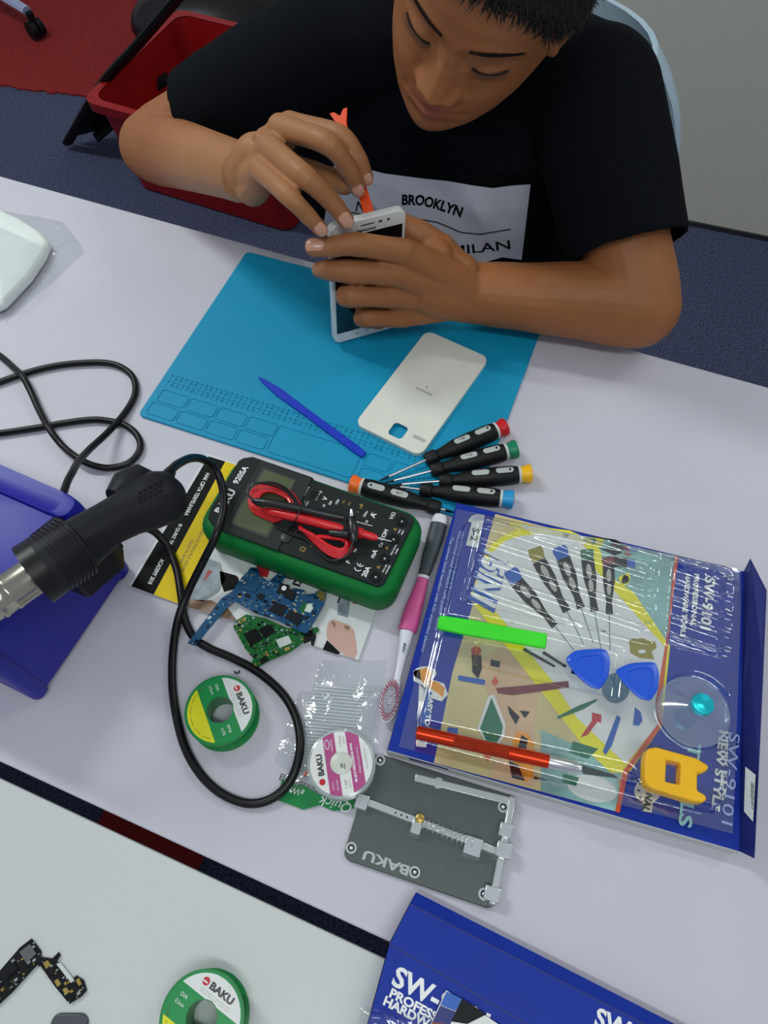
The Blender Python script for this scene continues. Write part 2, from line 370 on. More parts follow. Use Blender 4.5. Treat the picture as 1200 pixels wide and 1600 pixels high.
# phone back cover
mat('cover_white', (226, 226, 214), 0.45, var=0.03, vscale=60); mat('print_grey', (96, 98, 96), 0.5); mat('smudge', (178, 178, 170), 0.6)
cc = P(660, 620, MZ); cv = thing('phone_back_cover', 'loose white phone back cover with square camera hole lying on the blue mat', 'phone cover', cc)
ca = -0.554 ; FC = M.Translation(V((0.0264, 0.4946, TZ + MZ))) @ M.Rotation(ca, 4, 'Z'); w, h = .0765, .1445
mb = MB('cover_white', FC)
hole = rr(.0155, .0125, .004, 5, -.006, -.052); outr = rr(w, h, .009, 5)
import itertools
# plate with a hole: outer ring stitched to hole outline, both sides
def hole_plate(mb, outer, inner, z0, z1): mb.ring(outer, inner, z0, z1)
mb.ring(outr, rr(w - .003, h - .003, .008, 5), 0.0, .0045)
_h = FC.inverted() @ P(622, 673, MZ + .0045); hx, hy = _h.x, _h.y
def rect_pts(x0, y0, x1, y1, z): return [(x0, y0, z), (x1, y0, z), (x1, y1, z), (x0, y1, z)]
hw, hh = .0080, .0082; a_, b_ = w / 2 - .001, h / 2 - .001
cdt_slab(mb, rr(w - .002, h - .002, .0085, 5), rr(2 * hw, 2 * hh, .0038, 5, hx, hy), .0036, .0046)
mb.build('shell', cv, smooth=False, rec=True)
mb = MB('print_grey', FC); mb.text('lenovo', (.001, -.002, .0046), (-1, 0, 0), .0032, .019, lift=.0001); mb.text('l', (0.001, .005, .0046), (-1, 0, 0), .003, .0006); mb.build('logo_print', cv, smooth=False)
mb = MB('smudge', FC); _r = FC.inverted() @ P(655, 685, MZ + .0047); mb.poly(rect_pts(_r.x - .007, _r.y - .002, _r.x + .007, _r.y + .002, .0047)); mb.build('sticker_residue', cv, smooth=False)
# blue spudger on mat
mat('blue_tool', (6, 50, 190), 0.35, spec=.6)
def bar_between(mb, a, b, prof, th):
    """flat tapered bar: prof [(t 0..1, half width)]"""
    a, b = V(a), V(b); fr = FR(a, b - a); L = (b - a).length; old = mb.T; mb.T = fr
    mb.prism([(t * L, hw_, 0) for t, hw_ in prof] + [(t * L, -hw_, 0) for t, hw_ in reversed(prof)], th); mb.T = old
a = P(405, 592, MZ); b = P(569, 713, MZ); mb = MB('blue_tool'); bar_between(mb, a, b, [(0, .0004), (.06, .0024), (.2, .0045), (.5, .0038), (.92, .0042), (1, .0036)], .0035)
tag(mb.build('pry_stick', loc=(a + b) / 2, bevel=.0012), 'long dark blue plastic pry stick with pointed end lying on the blue mat', 'pry tool')
# screwdrivers
mat('handle_black', (17, 18, 20), 0.5, spec=.3, var=.08); mat('ring_grey', (200, 202, 200), 0.4); mat('inlay_grey', (182, 186, 184), 0.5); mat('steel_tip', (40, 48, 60), .35, .8)
for n_, c_ in (('red', (205, 22, 32)), ('green', (10, 128, 92)), ('yellow', (250, 190, 8)), ('light_blue', (40, 150, 210)), ('orange', (250, 112, 38))): mat('cap_' + n_, c_, .35)
def screwdriver(capmat, cap, front, tip, label, code, zc=.0093, z1=.0093, flip=1, base=0.0):
    ca_, fr_, ti = P(*cap, zc), P(*front, z1 - .0005), P(*tip, .0024 + base)
    t = thing('precision_screwdriver', label, 'screwdriver', V((ca_.x, ca_.y, TZ)), 'precision screwdrivers fanned out beside the mat')
    ax = (fr_ - ca_); L = ax.length; ax.normalize()
    R = .0093
    def lat(name, m, prof, par, n=20):
        mb = MB(m); mb.lathe(prof, ca_, ax, n); return mb.build(name, par)
    lat('cap', capmat, [(0, .0055), (.0012, R * .98), (.004, R * 1.0), (.008, R * .82), (.011, R * .88)], t)
    lat('collar', 'ring_grey', [(.011, R * .92), (.0135, R * .92)], t)
    h = lat('handle', 'handle_black', [(.0135, R * .9), (.02, R), (.04, R * 1.02), (.058, R * .92), (L * .8, R * .62), (L * .86, R * .6), (L * .88, R * .78), (L * .97, R * .76), (L, R * .6)], t, 16)
    s_ = MB('steel'); s_.rod(ca_ + ax * L, ti + (ca_ + ax * L - ti).normalized() * .010, .0014, .0014); s_.build('shaft', t)
    s_ = MB('steel_tip'); s_.rod(ti + (ca_ + ax * L - ti).normalized() * .010, ti, .0014, .0006); s_.build('tip', t)
    side = ax.cross(V((0, 0, 1))).normalized(); upv = side.cross(ax)
    # two grey inlays lying on the upper side of the handle
    for x_, l_ in ((.027, .017), (.050, .017)):
        mb = MB('inlay_grey'); rows = []
        outline = rr(l_, .0062, .0031, 5)
        pts = []
        for (px_, py_) in outline:
            rad = R * 1.035 if x_ < .04 else R * 1.0
            th = py_ / rad * flip + .10; pts.append(ca_ + ax * (x_ + px_) + (upv * cos(th) + side * sin(th)) * rad)
        cpt = pmid(*pts); mb.add([cpt + upv * .0006] + pts, [(0, i + 1, (i + 1) % len(pts) + 1) for i in range(len(pts))]); il = mb.build('inlay', h)
        mb = MB('handle_black')
        if x_ > .04: mb.text(code, cpt + upv * .0009, -ax, .0022, None, up=upv, bold=.02); mb.build('lettering', h, smooth=False)
        else:
            mb.lathe([(0, .0011), (.0003, .0011)], cpt + upv * .0006 - ax * .005, upv); mb.build('marking', h)
    return t
screwdriver('cap_red', (791, 666), (665, 719), (593, 751), 'black precision screwdriver with red cap, topmost of the fan', '* 0.8', base=.003)
screwdriver('cap_green', (808, 701), (673, 736), (600, 755), 'black precision screwdriver with green cap, between the red and yellow capped ones', '* 1.2', base=.003)
screwdriver('cap_yellow', (831, 740), (686, 752), (612, 758), 'black precision screwdriver with yellow cap, third of the fan', '', base=.003)
screwdriver('cap_light_blue', (803, 781), (656, 765), (610, 759), 'black precision screwdriver with light blue cap touching the tool set box', '', base=.003)
screwdriver('cap_orange', (547, 755), (688, 795), (710, 801), 'black precision screwdriver with orange cap pointing right beside the multimeter', 'o T5', flip=1)
# ---------------- booklet ----------------
mat('paper_white', (214, 216, 216), 0.35, var=.02, spec=.4); mat('print_black', (14, 13, 15), 0.6, spec=.15); mat('print_yellow', (232, 200, 12), 0.5, spec=.2); mat('skin_print', (202, 160, 146), .4); mat('brown_print', (140, 112, 90), .4, var=.3)
mat('ink_red', (176, 30, 40), .4); mat('print_bluegrey', (140, 150, 158), .4, var=.3, vscale=120); mat('ink_olive', (112, 96, 10), .4); mat('white_ink', (235, 236, 236), .4)
bz = .003
bk = thing('booklet', 'glossy course booklet with black and yellow spine band under the multimeter', 'booklet', P(400, 880, 0))
mb = MB('paper_white'); out = [P(325, 712, 0), P(640, 812, 0), P(560, 1033, 0), P(203, 917, 0)]; mb.prism(out, bz); 
z = bz + .0002
def art(mb, m, pts, dz=0): mb.m = m; mb.poly([P(x, y, z + dz) for x, y in pts])
art(mb, 'print_black', [(326, 713), (352, 721), (240, 929), (205, 916)]); art(mb, 'print_yellow', [(352, 721), (382, 731), (279, 943), (240, 929)])
art(mb, 'print_bluegrey', [(315, 868), (345, 880), (352, 905), (342, 925), (318, 940), (292, 936)]); art(mb, 'brown_print', [(293, 937), (330, 938), (356, 950), (372, 972), (290, 947)])
art(mb, 'print_black', [(343, 892), (372, 900), (375, 918), (350, 925), (345, 910)]); art(mb, 'paper_white', [(350, 885), (362, 874), (372, 880), (380, 898), (376, 905)], .0002)
art(mb, 'ink_red', [(325, 890), (332, 892), (321, 906), (318, 908)], .0002); art(mb, 'ink_red', [(400, 879), (423, 884), (418, 902), (404, 900)], .0002)
hand = [(510, 985), (514, 972), (520, 967), (532, 972), (545, 976), (553, 985), (556, 1000), (558, 1020), (553, 1029), (540, 1024), (520, 1008), (511, 998)]
art(mb, 'skin_print', hand, .0002); art(mb, 'print_black', [(511, 1000), (532, 1020), (528, 1023), (504, 1015)], .0001)
art(mb, 'brown_print', [(517, 970), (523, 972), (525, 980), (521, 979)], .0004); art(mb, 'brown_print', [(538, 977), (546, 979), (545, 985), (539, 982)], .0004)
art(mb, 'print_bluegrey', [(530, 925), (548, 930), (544, 965), (527, 960)], .0001)
art(mb, 'print_black', [(533, 923), (535.5, 924), (528.5, 943), (526.5, 942)], .0002)
mb.build('pages', bk, smooth=False)
dn = (P(240, 900, 0) - P(325, 740, 0)).normalized()
mb = MB('white_ink')
mb.text('HAK CIPTA TERPELIHARA', P(308, 772, z + .0002), dn, .0042, .050, bold=.02); mb.text('\u00a9 QUBIZ TECH', P(272, 838, z + .0002), dn, .0042, .028, bold=.02); mb.text('ACADEMY 2018', P(244, 893, z + .0002), dn, .0042, .026, bold=.02)
mb.m = 'ink_olive'; mb.text('MENGHASILKAN PENGURUS SENDIRI', P(305, 852, z + .0002), dn, .0034, .056); mb.text('TELEFON BIMBIT', P(291, 862, z + .0002), dn, .0034, .027)
mb.m = 'print_black'; d2 = (P(462, 890, 0) - P(478, 850, 0)).normalized(); d2 = dn
for s_, u_, v_ in (('T', 436, 890), ('N', 452, 899), ('IKI', 466, 907), ('N', 503, 923)): mb.text(s_, P(u_, v_, z + .0002), dn, .0075, bold=.05)
mb.m = 'ink_red'; mb.text('H', P(555, 940, z + .0002), dn, .005)
mb.build('lettering', bk, smooth=False)
# ---------------- multimeter ----------------
mat('holster_green', (0, 108, 46), 0.55, spec=.2, var=.06, vscale=30); mat('meter_dark', (36, 42, 42), 0.6, var=.04, spec=.15); mat('meter_panel', (46, 51, 50), 0.55, spec=.15); mat('lcd', (84, 92, 64), 0.4, spec=.2); mat('meter_rim', (30, 33, 34), .4)
mat('gold_ink', (150, 120, 50), .5)
FMt = M.Translation(V((-0.0789, 0.3214, TZ + bz))) @ M.Rotation(-.392, 4, 'Z')
mm = thing('multimeter', 'digital multimeter with dark face and LCD in a green rubber holster', 'multimeter', V((-0.0789, 0.3214, TZ + bz)))
mb = MB('holster_green', FMt); prof = [(0, -.004), (.004, -.001), (.018, .001), (.030, .0015), (.0345, 0), (.037, -.0025), (.038, -.006)]
def mring(g, z_): return [(x, y, z_) for x, y in rr(.186 + 2 * g, .0875 + 2 * g, .019 + g, 7)]
mb.loft([mring(g, z_) for z_, g in prof]); mb.build('holster', mm)
fz = .0435
face = [(372, 720), (380, 715), (395, 713), (488, 745), (492, 751), (640, 803), (648, 812), (600, 912), (590, 916), (436, 861), (335, 824), (324, 808), (330, 792)]
mb = MB('meter_dark'); mb.prism([P(u, v, fz) for u, v in face], -.008); mb.build('face', mm, bevel=.0012)
fz += .0003
mb = MB('meter_panel'); mb.prism([P(u, v, fz) for u, v in ((408, 719), (488, 748), (434, 861), (345, 829))], .0012); pn = mb.build('display_panel', mm, bevel=.0008)
mb = MB('meter_rim'); mb.prism([P(u, v, fz + .0012) for u, v in ((411, 730), (464, 749), (419, 842), (358, 819))], .0003); mb.m = 'lcd'; mb.prism([P(u, v, fz + .0015) for u, v in ((413, 734), (461, 751), (417, 837), (362, 817))], .0002); mb.build('display', pn, smooth=False)
mu = (P(385, 728, fz) - P(366, 757, fz)).normalized(); mv = V((mu.y, -mu.x, 0))
mb = MB('meter_rim'); mb.lathe([(0, .005), (.001, .005), (.0014, .004)], P(447, 840, fz), n=24); mb.build('hold_button', mm)
for u_, v_ in ((628, 815), (615, 843), (601, 873), (587, 902)):
    mb = MB('black_plastic'); c_ = P(u_, v_, fz)
    mb.T = M.Translation(c_); n_ = 24; cir = lambda r: [(r * cos(i * 2 * pi / n_), r * sin(i * 2 * pi / n_)) for i in range(n_)]
    mb.ring(cir(.0046), cir(.0034), 0, .0010); mb.m = 'meter_panel'; mb.ring(cir(.0030), cir(.0024), 0, .0007); mb.m = 'print_black'; mb.ring(cir(.0024), cir(.0001), 0, .0002); mb.m = 'steel'; mb.ring(cir(.0010), cir(.0001), .0002, .0005); mb.build('jack', mm)
mb = MB('white_ink'); fl = fz + .0002
def mt(s_, u_, v_, h_, b_=.0, c_='white_ink'): mb.m = c_; mb.text(s_, P(u_, v_, fl), mu, h_, bold=b_)
mt('9205A', 376, 742, .0058, .03); mt('HOLD', 441, 829, .0034, .02)
mt('V/\u03a9', 613, 806, .0036, .02); mt('COM', 600, 836, .0038, .03); mt('mA', 584, 865, .0042, .03); mt('20A', 572, 893, .0046, .03); mt('F', 544, 878, .0040, .03)
mt('Cx', 595, 851, .0030, .02); mt('A', 583, 805, .005, .03); mt('\u203e', 581, 802, .0005)
mt('E C B E', 478, 767, .0024, .02); mt('E C B E', 498, 774, .0024, .02); mt('PNP', 476, 785, .0016); mt('NPN', 480, 787, .0016)
mt('V', 508, 779, .0042, .03); mt('20', 506, 790, .0022, .02); mt('200', 516, 786, .0022, .02); mt('1000', 527, 784, .0022, .02); mt('2', 497, 796, .0022, .02); mt('200m', 571, 803, .0022, .02); mt('20', 573, 815, .0022, .02); mt('20\u00b5', 555, 860, .0024, .02)
mt('\u03a9', 473, 858, .005, .02, 'gold_ink'); mt('200', 487, 852, .0020, .01, 'gold_ink'); mt('750', 537, 784, .0020, .02, 'gold_ink'); mt('200', 546, 787, .0020, .02, 'gold_ink'); mt('V~', 565, 792, .0030, .02, 'gold_ink'); mt('2', 559, 800, .0020, .02, 'gold_ink')
for u_, v_, t1, t2 in ((627, 831, 'MAX', '1000V'), (618, 860, 'MAX 200mA', 'FUSED'), (604, 889, 'MAX 20A', 'UNFUSED')):
    mt(t1, u_ - 3, v_ - 1, .0015, .02); mt(t2, u_ + 2, v_ + 1, .0015, .02)
for u_, v_ in ((617, 827), (604, 856), (591, 886), (564, 789)):
    mb.m = 'gold_ink'; c_ = P(u_, v_, fl); mb.poly([c_ - mu * .0018 + mv * .0014, c_ + mu * .0018 + mv * .0014, c_ - mv * .0018])
# CE mark of two half rings
for k_, (u_, v_) in enumerate(((560, 887), (564, 880))):
    c_ = P(u_, v_, fl); mb.m = 'white_ink'; n_ = 12; r1, r0 = .0034, .0026
    pts = [c_ + mu * (-cos(a)) * r1 + mv * sin(a) * r1 for a in [radians(-70 + 140 * i / n_) for i in range(n_ + 1)]] + [c_ + mu * (-cos(a)) * r0 + mv * sin(a) * r0 for a in [radians(70 - 140 * i / n_) for i in range(n_ + 1)]]
    mb.poly(pts)
    if k_: mb.poly([c_ - mu * .003 - mv * .0004, c_ - mu * .003 + mv * .0004, c_ - mu * .0004 + mv * .0004, c_ - mu * .0004 - mv * .0004])
mb.m = 'print_black'
for i in range(4):
    for j in range(3): mb.poly([P(484 + i * 4 + j * 2.2 + a, 772 + i * 1.6 - j * 3.8 + 2 + b, fl) for a, b in ((0, 0), (2.4, 1), (1.4, 3), (-1, 2))])
mb.build('lettering', mm, smooth=False)
mb = MB('white_ink'); mb.text('BAKU', P(352, 783, fz + .0002), mu, .008, .026, bold=.04); mb.build('brand_lettering', mm, smooth=False)
# test leads
mat('lead_red', (214, 22, 34), 0.35, spec=.6, coat=.2); mat('lead_black', (14, 14, 17), 0.35, spec=.6, coat=.2)
def wire(mb, pts, r=.0011): mb.tube(sm_path([P(u, v, z_) for u, v, z_ in pts], 8), r, 8)
rl = thing('test_lead', 'red multimeter test lead, coiled with its probe on top of the multimeter', 'test lead', P(470, 810, .046))
mb = MB('lead_red'); Z = .0475
for k in range(4):
    o_ = k * 3.2; dz = k * .0014
    wire(mb, [(430 + o_, 815 - o_ * .3, Z + dz), (398 + o_, 800 - o_ * .4, Z + dz), (390 + o_ * .9, 782 + o_, Z + dz), (398 + o_, 764 + o_ * .8, Z + dz), (425, 758 + o_, Z + dz), (452 - o_ * .4, 768 + o_, Z + dz), (468 - o_, 788 + o_ * .3, Z + dz + .001), (476 + o_, 806, Z + dz)], .0017)
for k in range(4):
    o_ = k * 4.0; dz = k * .0013
    wire(mb, [(468, 822 + o_ * .3, Z + dz), (490, 845 - o_ * .7, Z + dz), (512, 864 - o_, Z + dz), (533, 871 - o_, Z + dz), (546 - o_ * .3, 862 - o_, Z + dz), (548 - o_, 850 - o_ * .5, Z + dz), (530, 842, Z + dz), (508 - o_, 838, Z + dz)], .0017)
mb.build('cable', rl)
mb = MB('lead_red'); mb.tube([P(412, 796, .055), P(424, 800, .055), P(480, 812, .055), P(526, 824, .055), P(536, 827, .054)], [.002, .0040, .0043, .0040, .003], 12); mb.build('probe_handle', rl)
mb = MB('lead_red'); mb.tube([P(548, 829, .052), P(552, 830, .052), P(566, 834, .052), P(567, 834, .052), P(583, 839, .051), P(590, 841, .051)], [.004, .0048, .0048, .0036, .0034, .002], 12); mb.build('plug', rl)
mb = MB('steel'); mb.rod(P(588, 840, .051), P(612, 846, .050), .0008, .0005); mb.build('needle', rl)
bl_ = thing('test_lead', 'black multimeter test lead, its probe lying over the red one on the multimeter', 'test lead', P(480, 795, .046))
mb = MB('lead_black')
for k in range(2):
    o_ = k * 4
    wire(mb, [(410, 790, .057), (392 - o_ * .2, 778, .055), (387, 768, .055), (396, 757 - o_ * .5, .056), (425, 754 + o_, .058), (450, 766 + o_, .058), (468 - o_, 792, .056), (462, 806, .054)], .0011)
wire(mb, [(430, 822, .047), (455, 834, .046), (478, 842, .0465), (495, 860, .0465), (515, 875, .0465), (535, 872, .048), (546, 862, .050), (552, 845, .053)], .0011)
mb.build('cable', bl_)
mb = MB('lead_black'); mb.tube([P(395, 782, .062), P(402, 784, .062), P(430, 787, .062), P(480, 797, .061), P(520, 806, .060), P(537, 809, .059)], [.002, .0035, .0036, .0036, .0034, .003], 12); mb.build('probe_handle', bl_)
mb = MB('steel'); mb.rod(P(552, 814, .056), P(582, 822, .054), .0007, .0004); mb.build('needle', bl_)
mb = MB('lead_black'); mb.tube([P(552, 846, .055), P(552, 838, .057), P(551, 826, .058), P(549, 812, .059), P(549, 808, .059)], [.0035, .0046, .0046, .0040, .003], 12); mb.tube([P(515, 832, .055), P(530, 834, .056), P(545, 835, .057)], [.0028, .0034, .0034], 10); mb.build('plug', bl_)
mb = MB('steel'); mb.tube([P(549, 810, .060), P(549, 803, .061), P(549, 796, .062)], [.0018, .0020, .0012], 10); mb.build('plug_pin', bl_)
mb = MB('lead_black'); wire(mb, [(459, 822, .0455), (462, 812, .062), (468, 800, .066), (474, 788, .060), (476, 782, .048)], .0006); wire(mb, [(459, 822, .0455), (452, 826, .048), (446, 830, .049)], .0006); wire(mb, [(459, 822, .0455), (463, 828, .049), (461, 833, .048)], .0006)
tag(mb.build('twist_tie', loc=P(462, 815, .047)), 'thin black twist tie binding the coiled test leads', 'tie')
# ---------------- circuit boards ----------------
mat('pcb_blue', (8, 72, 112), .5, spec=.25, var=.12, vscale=200); mat('pcb_green', (8, 98, 40), .5, spec=.25, var=.15, vscale=300); mat('chip', (20, 25, 34), .5, spec=.15); mat('chip_black', (15, 18, 17), .5, spec=.15); mat('gold', (176, 150, 80), .35, .7); mat('solder', (150, 160, 160), .4, .6); mat('foil_white', (205, 215, 208), .4); mat('flex_black', (14, 15, 18), .5, spec=.2)
def cq(L, f=4, ox=260, oy=840): return [(ox + x / f, oy + y / f) for x, y in L]
def inpoly(x, y, L):
    r = False
    for i in range(len(L)):
        (x1, y1), (x2, y2) = L[i], L[i - 1]
        if (y1 > y) != (y2 > y) and x < (x2 - x1) * (y - y1) / (y2 - y1) + x1: r = not r
    return r
def pcb(name, label, outline, m, z0, chips, seed, n=110, ang=None, f=4, ox=260, oy=840, tilt=None):
    L = cq(outline, f, ox, oy); c_ = pmid(*[P(u, v, z0) for u, v in L]); t = thing(name, label, 'circuit board', c_)
    mb = MB(m); mb.prism([P(u, v, z0) for u, v in L], .001); mb.build('board', t, smooth=False)
    z1 = z0 + .001
    for nm, mm_, q, hgt in chips:
        mb = MB(mm_); mb.prism([P(u, v, z1) for u, v in cq(q, f, ox, oy)], hgt); mb.build(nm, t, smooth=False)
    random.seed(seed); mb = MB('solder'); xs = [p[0] for p in L]; ys = [p[1] for p in L]; k = 0; d = (P(L[1][0], L[1][1]) - P(L[0][0], L[0][1])); th = ang
    while k < n:
        u, v = random.uniform(min(xs), max(xs)), random.uniform(min(ys), max(ys))
        if not inpoly(u, v, L) or not inpoly(u + 1.5, v + 1.5, L) or not inpoly(u - 1.5, v - 1.5, L): continue
        if any(inpoly(u, v, cq(q, f, ox, oy)) for _, _, q, _ in chips): continue
        k += 1; mb.m = random.choice(['solder', 'chip', 'chip', 'gold', m, 'solder']); a, b = random.choice([(.0012, .0007), (.0007, .0012), (.0018, .001), (.0025, .0018)])
        p = P(u, v, z1); mb.box(p + V((0, 0, .0003)), (a, b, .0006), th)
    mb.build('components', t, smooth=False); return t
GO = [(418, 560), (432, 525), (500, 482), (620, 508), (760, 570), (850, 560), (862, 620), (855, 655), (810, 690), (760, 722), (640, 772), (575, 810), (528, 792), (545, 760), (490, 690)]
pcb('circuit_board', 'green phone circuit board with two black chips, half under the blue one', GO, 'pcb_green', .0045,
    [('chip', 'chip_black', [(482, 605), (560, 568), (605, 632), (525, 680)], .0012), ('chip', 'chip_black', [(580, 570), (655, 545), (685, 590), (612, 632)], .0012), ('shield_label', 'foil_white', [(684, 640), (762, 612), (785, 658), (708, 690)], .0003),
     ('connector', 'gold', [(735, 692), (770, 682), (776, 700), (742, 714)], .001), ('socket', 'chip_black', [(578, 770), (620, 740), (640, 765), (600, 790)], .0012), ('contact', 'gold', [(450, 520), (460, 515), (470, 535), (460, 540)], .0006), ('contact', 'gold', [(465, 512), (475, 507), (485, 527), (475, 532)], .0006), ('contact', 'gold', [(480, 504), (490, 499), (500, 519), (490, 524)], .0006)], 3, 130, -.5)
BO = [(410, 340), (470, 255), (510, 215), (525, 190), (570, 188), (585, 240), (640, 278), (690, 235), (700, 225), (738, 225), (738, 250), (700, 325), (690, 345), (770, 330), (800, 318), (862, 330), (870, 358), (930, 352), (945, 335), (975, 325), (1000, 350), (985, 420), (940, 500), (880, 600), (835, 590), (700, 522), (560, 475), (425, 400), (380, 440), (180, 678), (135, 662), (345, 382)]
pcb('circuit_board', 'dark blue phone circuit board with a long thin arm, lying on the booklet', BO, 'pcb_blue', .0085,
    [('chip', 'chip', [(640, 455), (680, 405), (760, 432), (722, 498)], .0012), ('chip', 'chip', [(738, 500), (772, 455), (860, 490), (828, 552)], .0012), ('chip', 'chip', [(562, 375), (585, 348), (620, 362), (598, 396)], .001), ('chip', 'chip', [(488, 365), (500, 348), (528, 358), (515, 378)], .001),
     ('camera_socket', 'flex_black', [(690, 345), (712, 288), (770, 300), (755, 365)], .0012), ('connector', 'flex_black', [(745, 375), (770, 325), (812, 345), (790, 398)], .0025), ('shield_hole', 'pcb_green', [(832, 440), (860, 408), (890, 410), (870, 470), (845, 468)], .0003), ('shield_label', 'foil_white', [(862, 460), (880, 415), (905, 412), (918, 440), (900, 470)], .0004),
     ('screw_lug', 'gold', [(935, 362), (960, 330), (995, 345), (985, 392)], .0005), ('shield', 'pcb_blue', [(470, 320), (510, 262), (590, 290), (550, 345)], .0010)], 5, 170, -.4)
mb = MB('white_ink'); c_ = P(*cq([(735, 316)])[0], .0112); mb.lathe([(0, .0024), (.0004, .0022)], c_); mb.m = 'pcb_green'
tag(mb.build('camera_lens_ring', loc=c_), 'tiny white round cap on the black socket of the blue circuit board', 'cap')
mb = MB('flex_black'); mb.prism([P(u, v, .0035) for u, v in cq([(850, 610), (900, 580), (935, 590), (935, 625), (920, 680), (905, 672), (905, 645), (860, 665)])], .0014); mb.m = 'pcb_green'; mb.prism([P(u, v, .005) for u, v in cq([(905, 570), (945, 560), (957, 580), (925, 605)])], .0006); mb.m = 'foil_white'; mb.prism([P(u, v, .005) for u, v in cq([(900, 545), (920, 525), (945, 555), (925, 572)])], .0003)
tag(mb.build('flex_connector', loc=P(486, 993, .004), smooth=False), 'small black and green flex connector piece beside the green circuit board', 'phone part')
# logic board at lower left
pcb('circuit_board', 'black L-shaped phone logic board with gold pads on the nearest table at lower left', [(-60, 1300), (0, 1235), (65, 1160), (100, 1133), (130, 1172), (128, 1190), (165, 1195), (185, 1175), (190, 1185), (178, 1205), (225, 1262), (240, 1248), (262, 1262), (272, 1295), (255, 1315), (218, 1337), (175, 1285), (122, 1210), (40, 1300), (0, 1338), (-40, 1380)], 'flex_black', .0012,
    [('shield', 'grey_metal', [(62, 1175), (95, 1150), (115, 1180), (85, 1210)], .001), ('contact', 'gold', [(135, 1210), (150, 1200), (160, 1215), (145, 1228)], .0006), ('contact', 'gold', [(170, 1265), (182, 1258), (192, 1275), (180, 1284)], .0006), ('contact', 'gold', [(196, 1292), (208, 1284), (218, 1298), (206, 1310)], .0006), ('contact', 'gold', [(238, 1262), (248, 1256), (256, 1275), (246, 1282)], .0006), ('slot', 'table_white_near', [(176, 1212), (190, 1208), (232, 1262), (222, 1272)], .0003), ('connector', 'black_plastic', [(5, 1240), (45, 1205), (60, 1225), (20, 1262)], .0014)], 8, 90, .7, 2, 0, 900)
mat('grey_shell', (96, 98, 104), .3, .7); mb = MB('grey_shell'); mb.T = M.Translation(P(108, 1612, 0)) ; mb.prism([(x, y, 0) for x, y in rr(.026, .022, .006)], .003)
tag(mb.build('phone_part', loc=P(108, 1612, 0), bevel=.001), 'small grey metal phone part cut off by the bottom edge, left of the solder spool', 'phone part')
# ---------------- spools ----------------
def strip(mb, a, b, R, rh, z, y0=-1, y1=1, n=24):
    for i in range(n):
        xa, xb = a + (b - a) * i / n, a + (b - a) * (i + 1) / n; xm = (xa + xb) / 2
        Y = lambda x, r: sqrt(max(r * r - x * x, 0))
        if abs(xm) < rh: segs = [(-1, -1), (1, 1)]
        else: segs = [(0, 0)]
        for s_, _ in segs:
            if s_ == 0: q = [(xa, max(-Y(xa, R), y0)), (xb, max(-Y(xb, R), y0)), (xb, min(Y(xb, R), y1)), (xa, min(Y(xa, R), y1))]
            elif s_ < 0: q = [(xa, max(-Y(xa, R), y0)), (xb, max(-Y(xb, R), y0)), (xb, -Y(xb, rh)), (xa, -Y(xa, rh))]
            else: q = [(xa, Y(xa, rh)), (xb, Y(xb, rh)), (xb, min(Y(xb, R), y1)), (xa, min(Y(xa, R), y1))]
            mb.add([(x, y, z) for x, y in q], [(0, 1, 2, 3)])
mat('spool_green', (4, 128, 60), .35, spec=.5); mat('label_green', (8, 140, 70), .35); mat('label_white', (226, 226, 224), .4); mat('label_yellow', (226, 222, 20), .4); mat('logo_red', (190, 26, 40), .4); mat('logo_dark', (60, 62, 64), .4); mat('solder_wire', (150, 152, 155), .35, .8); mat('ink_faint', (150, 150, 150), .5)
def circ(r, n=48): return [(r * cos(i * 2 * pi / n), r * sin(i * 2 * pi / n)) for i in range(n)]
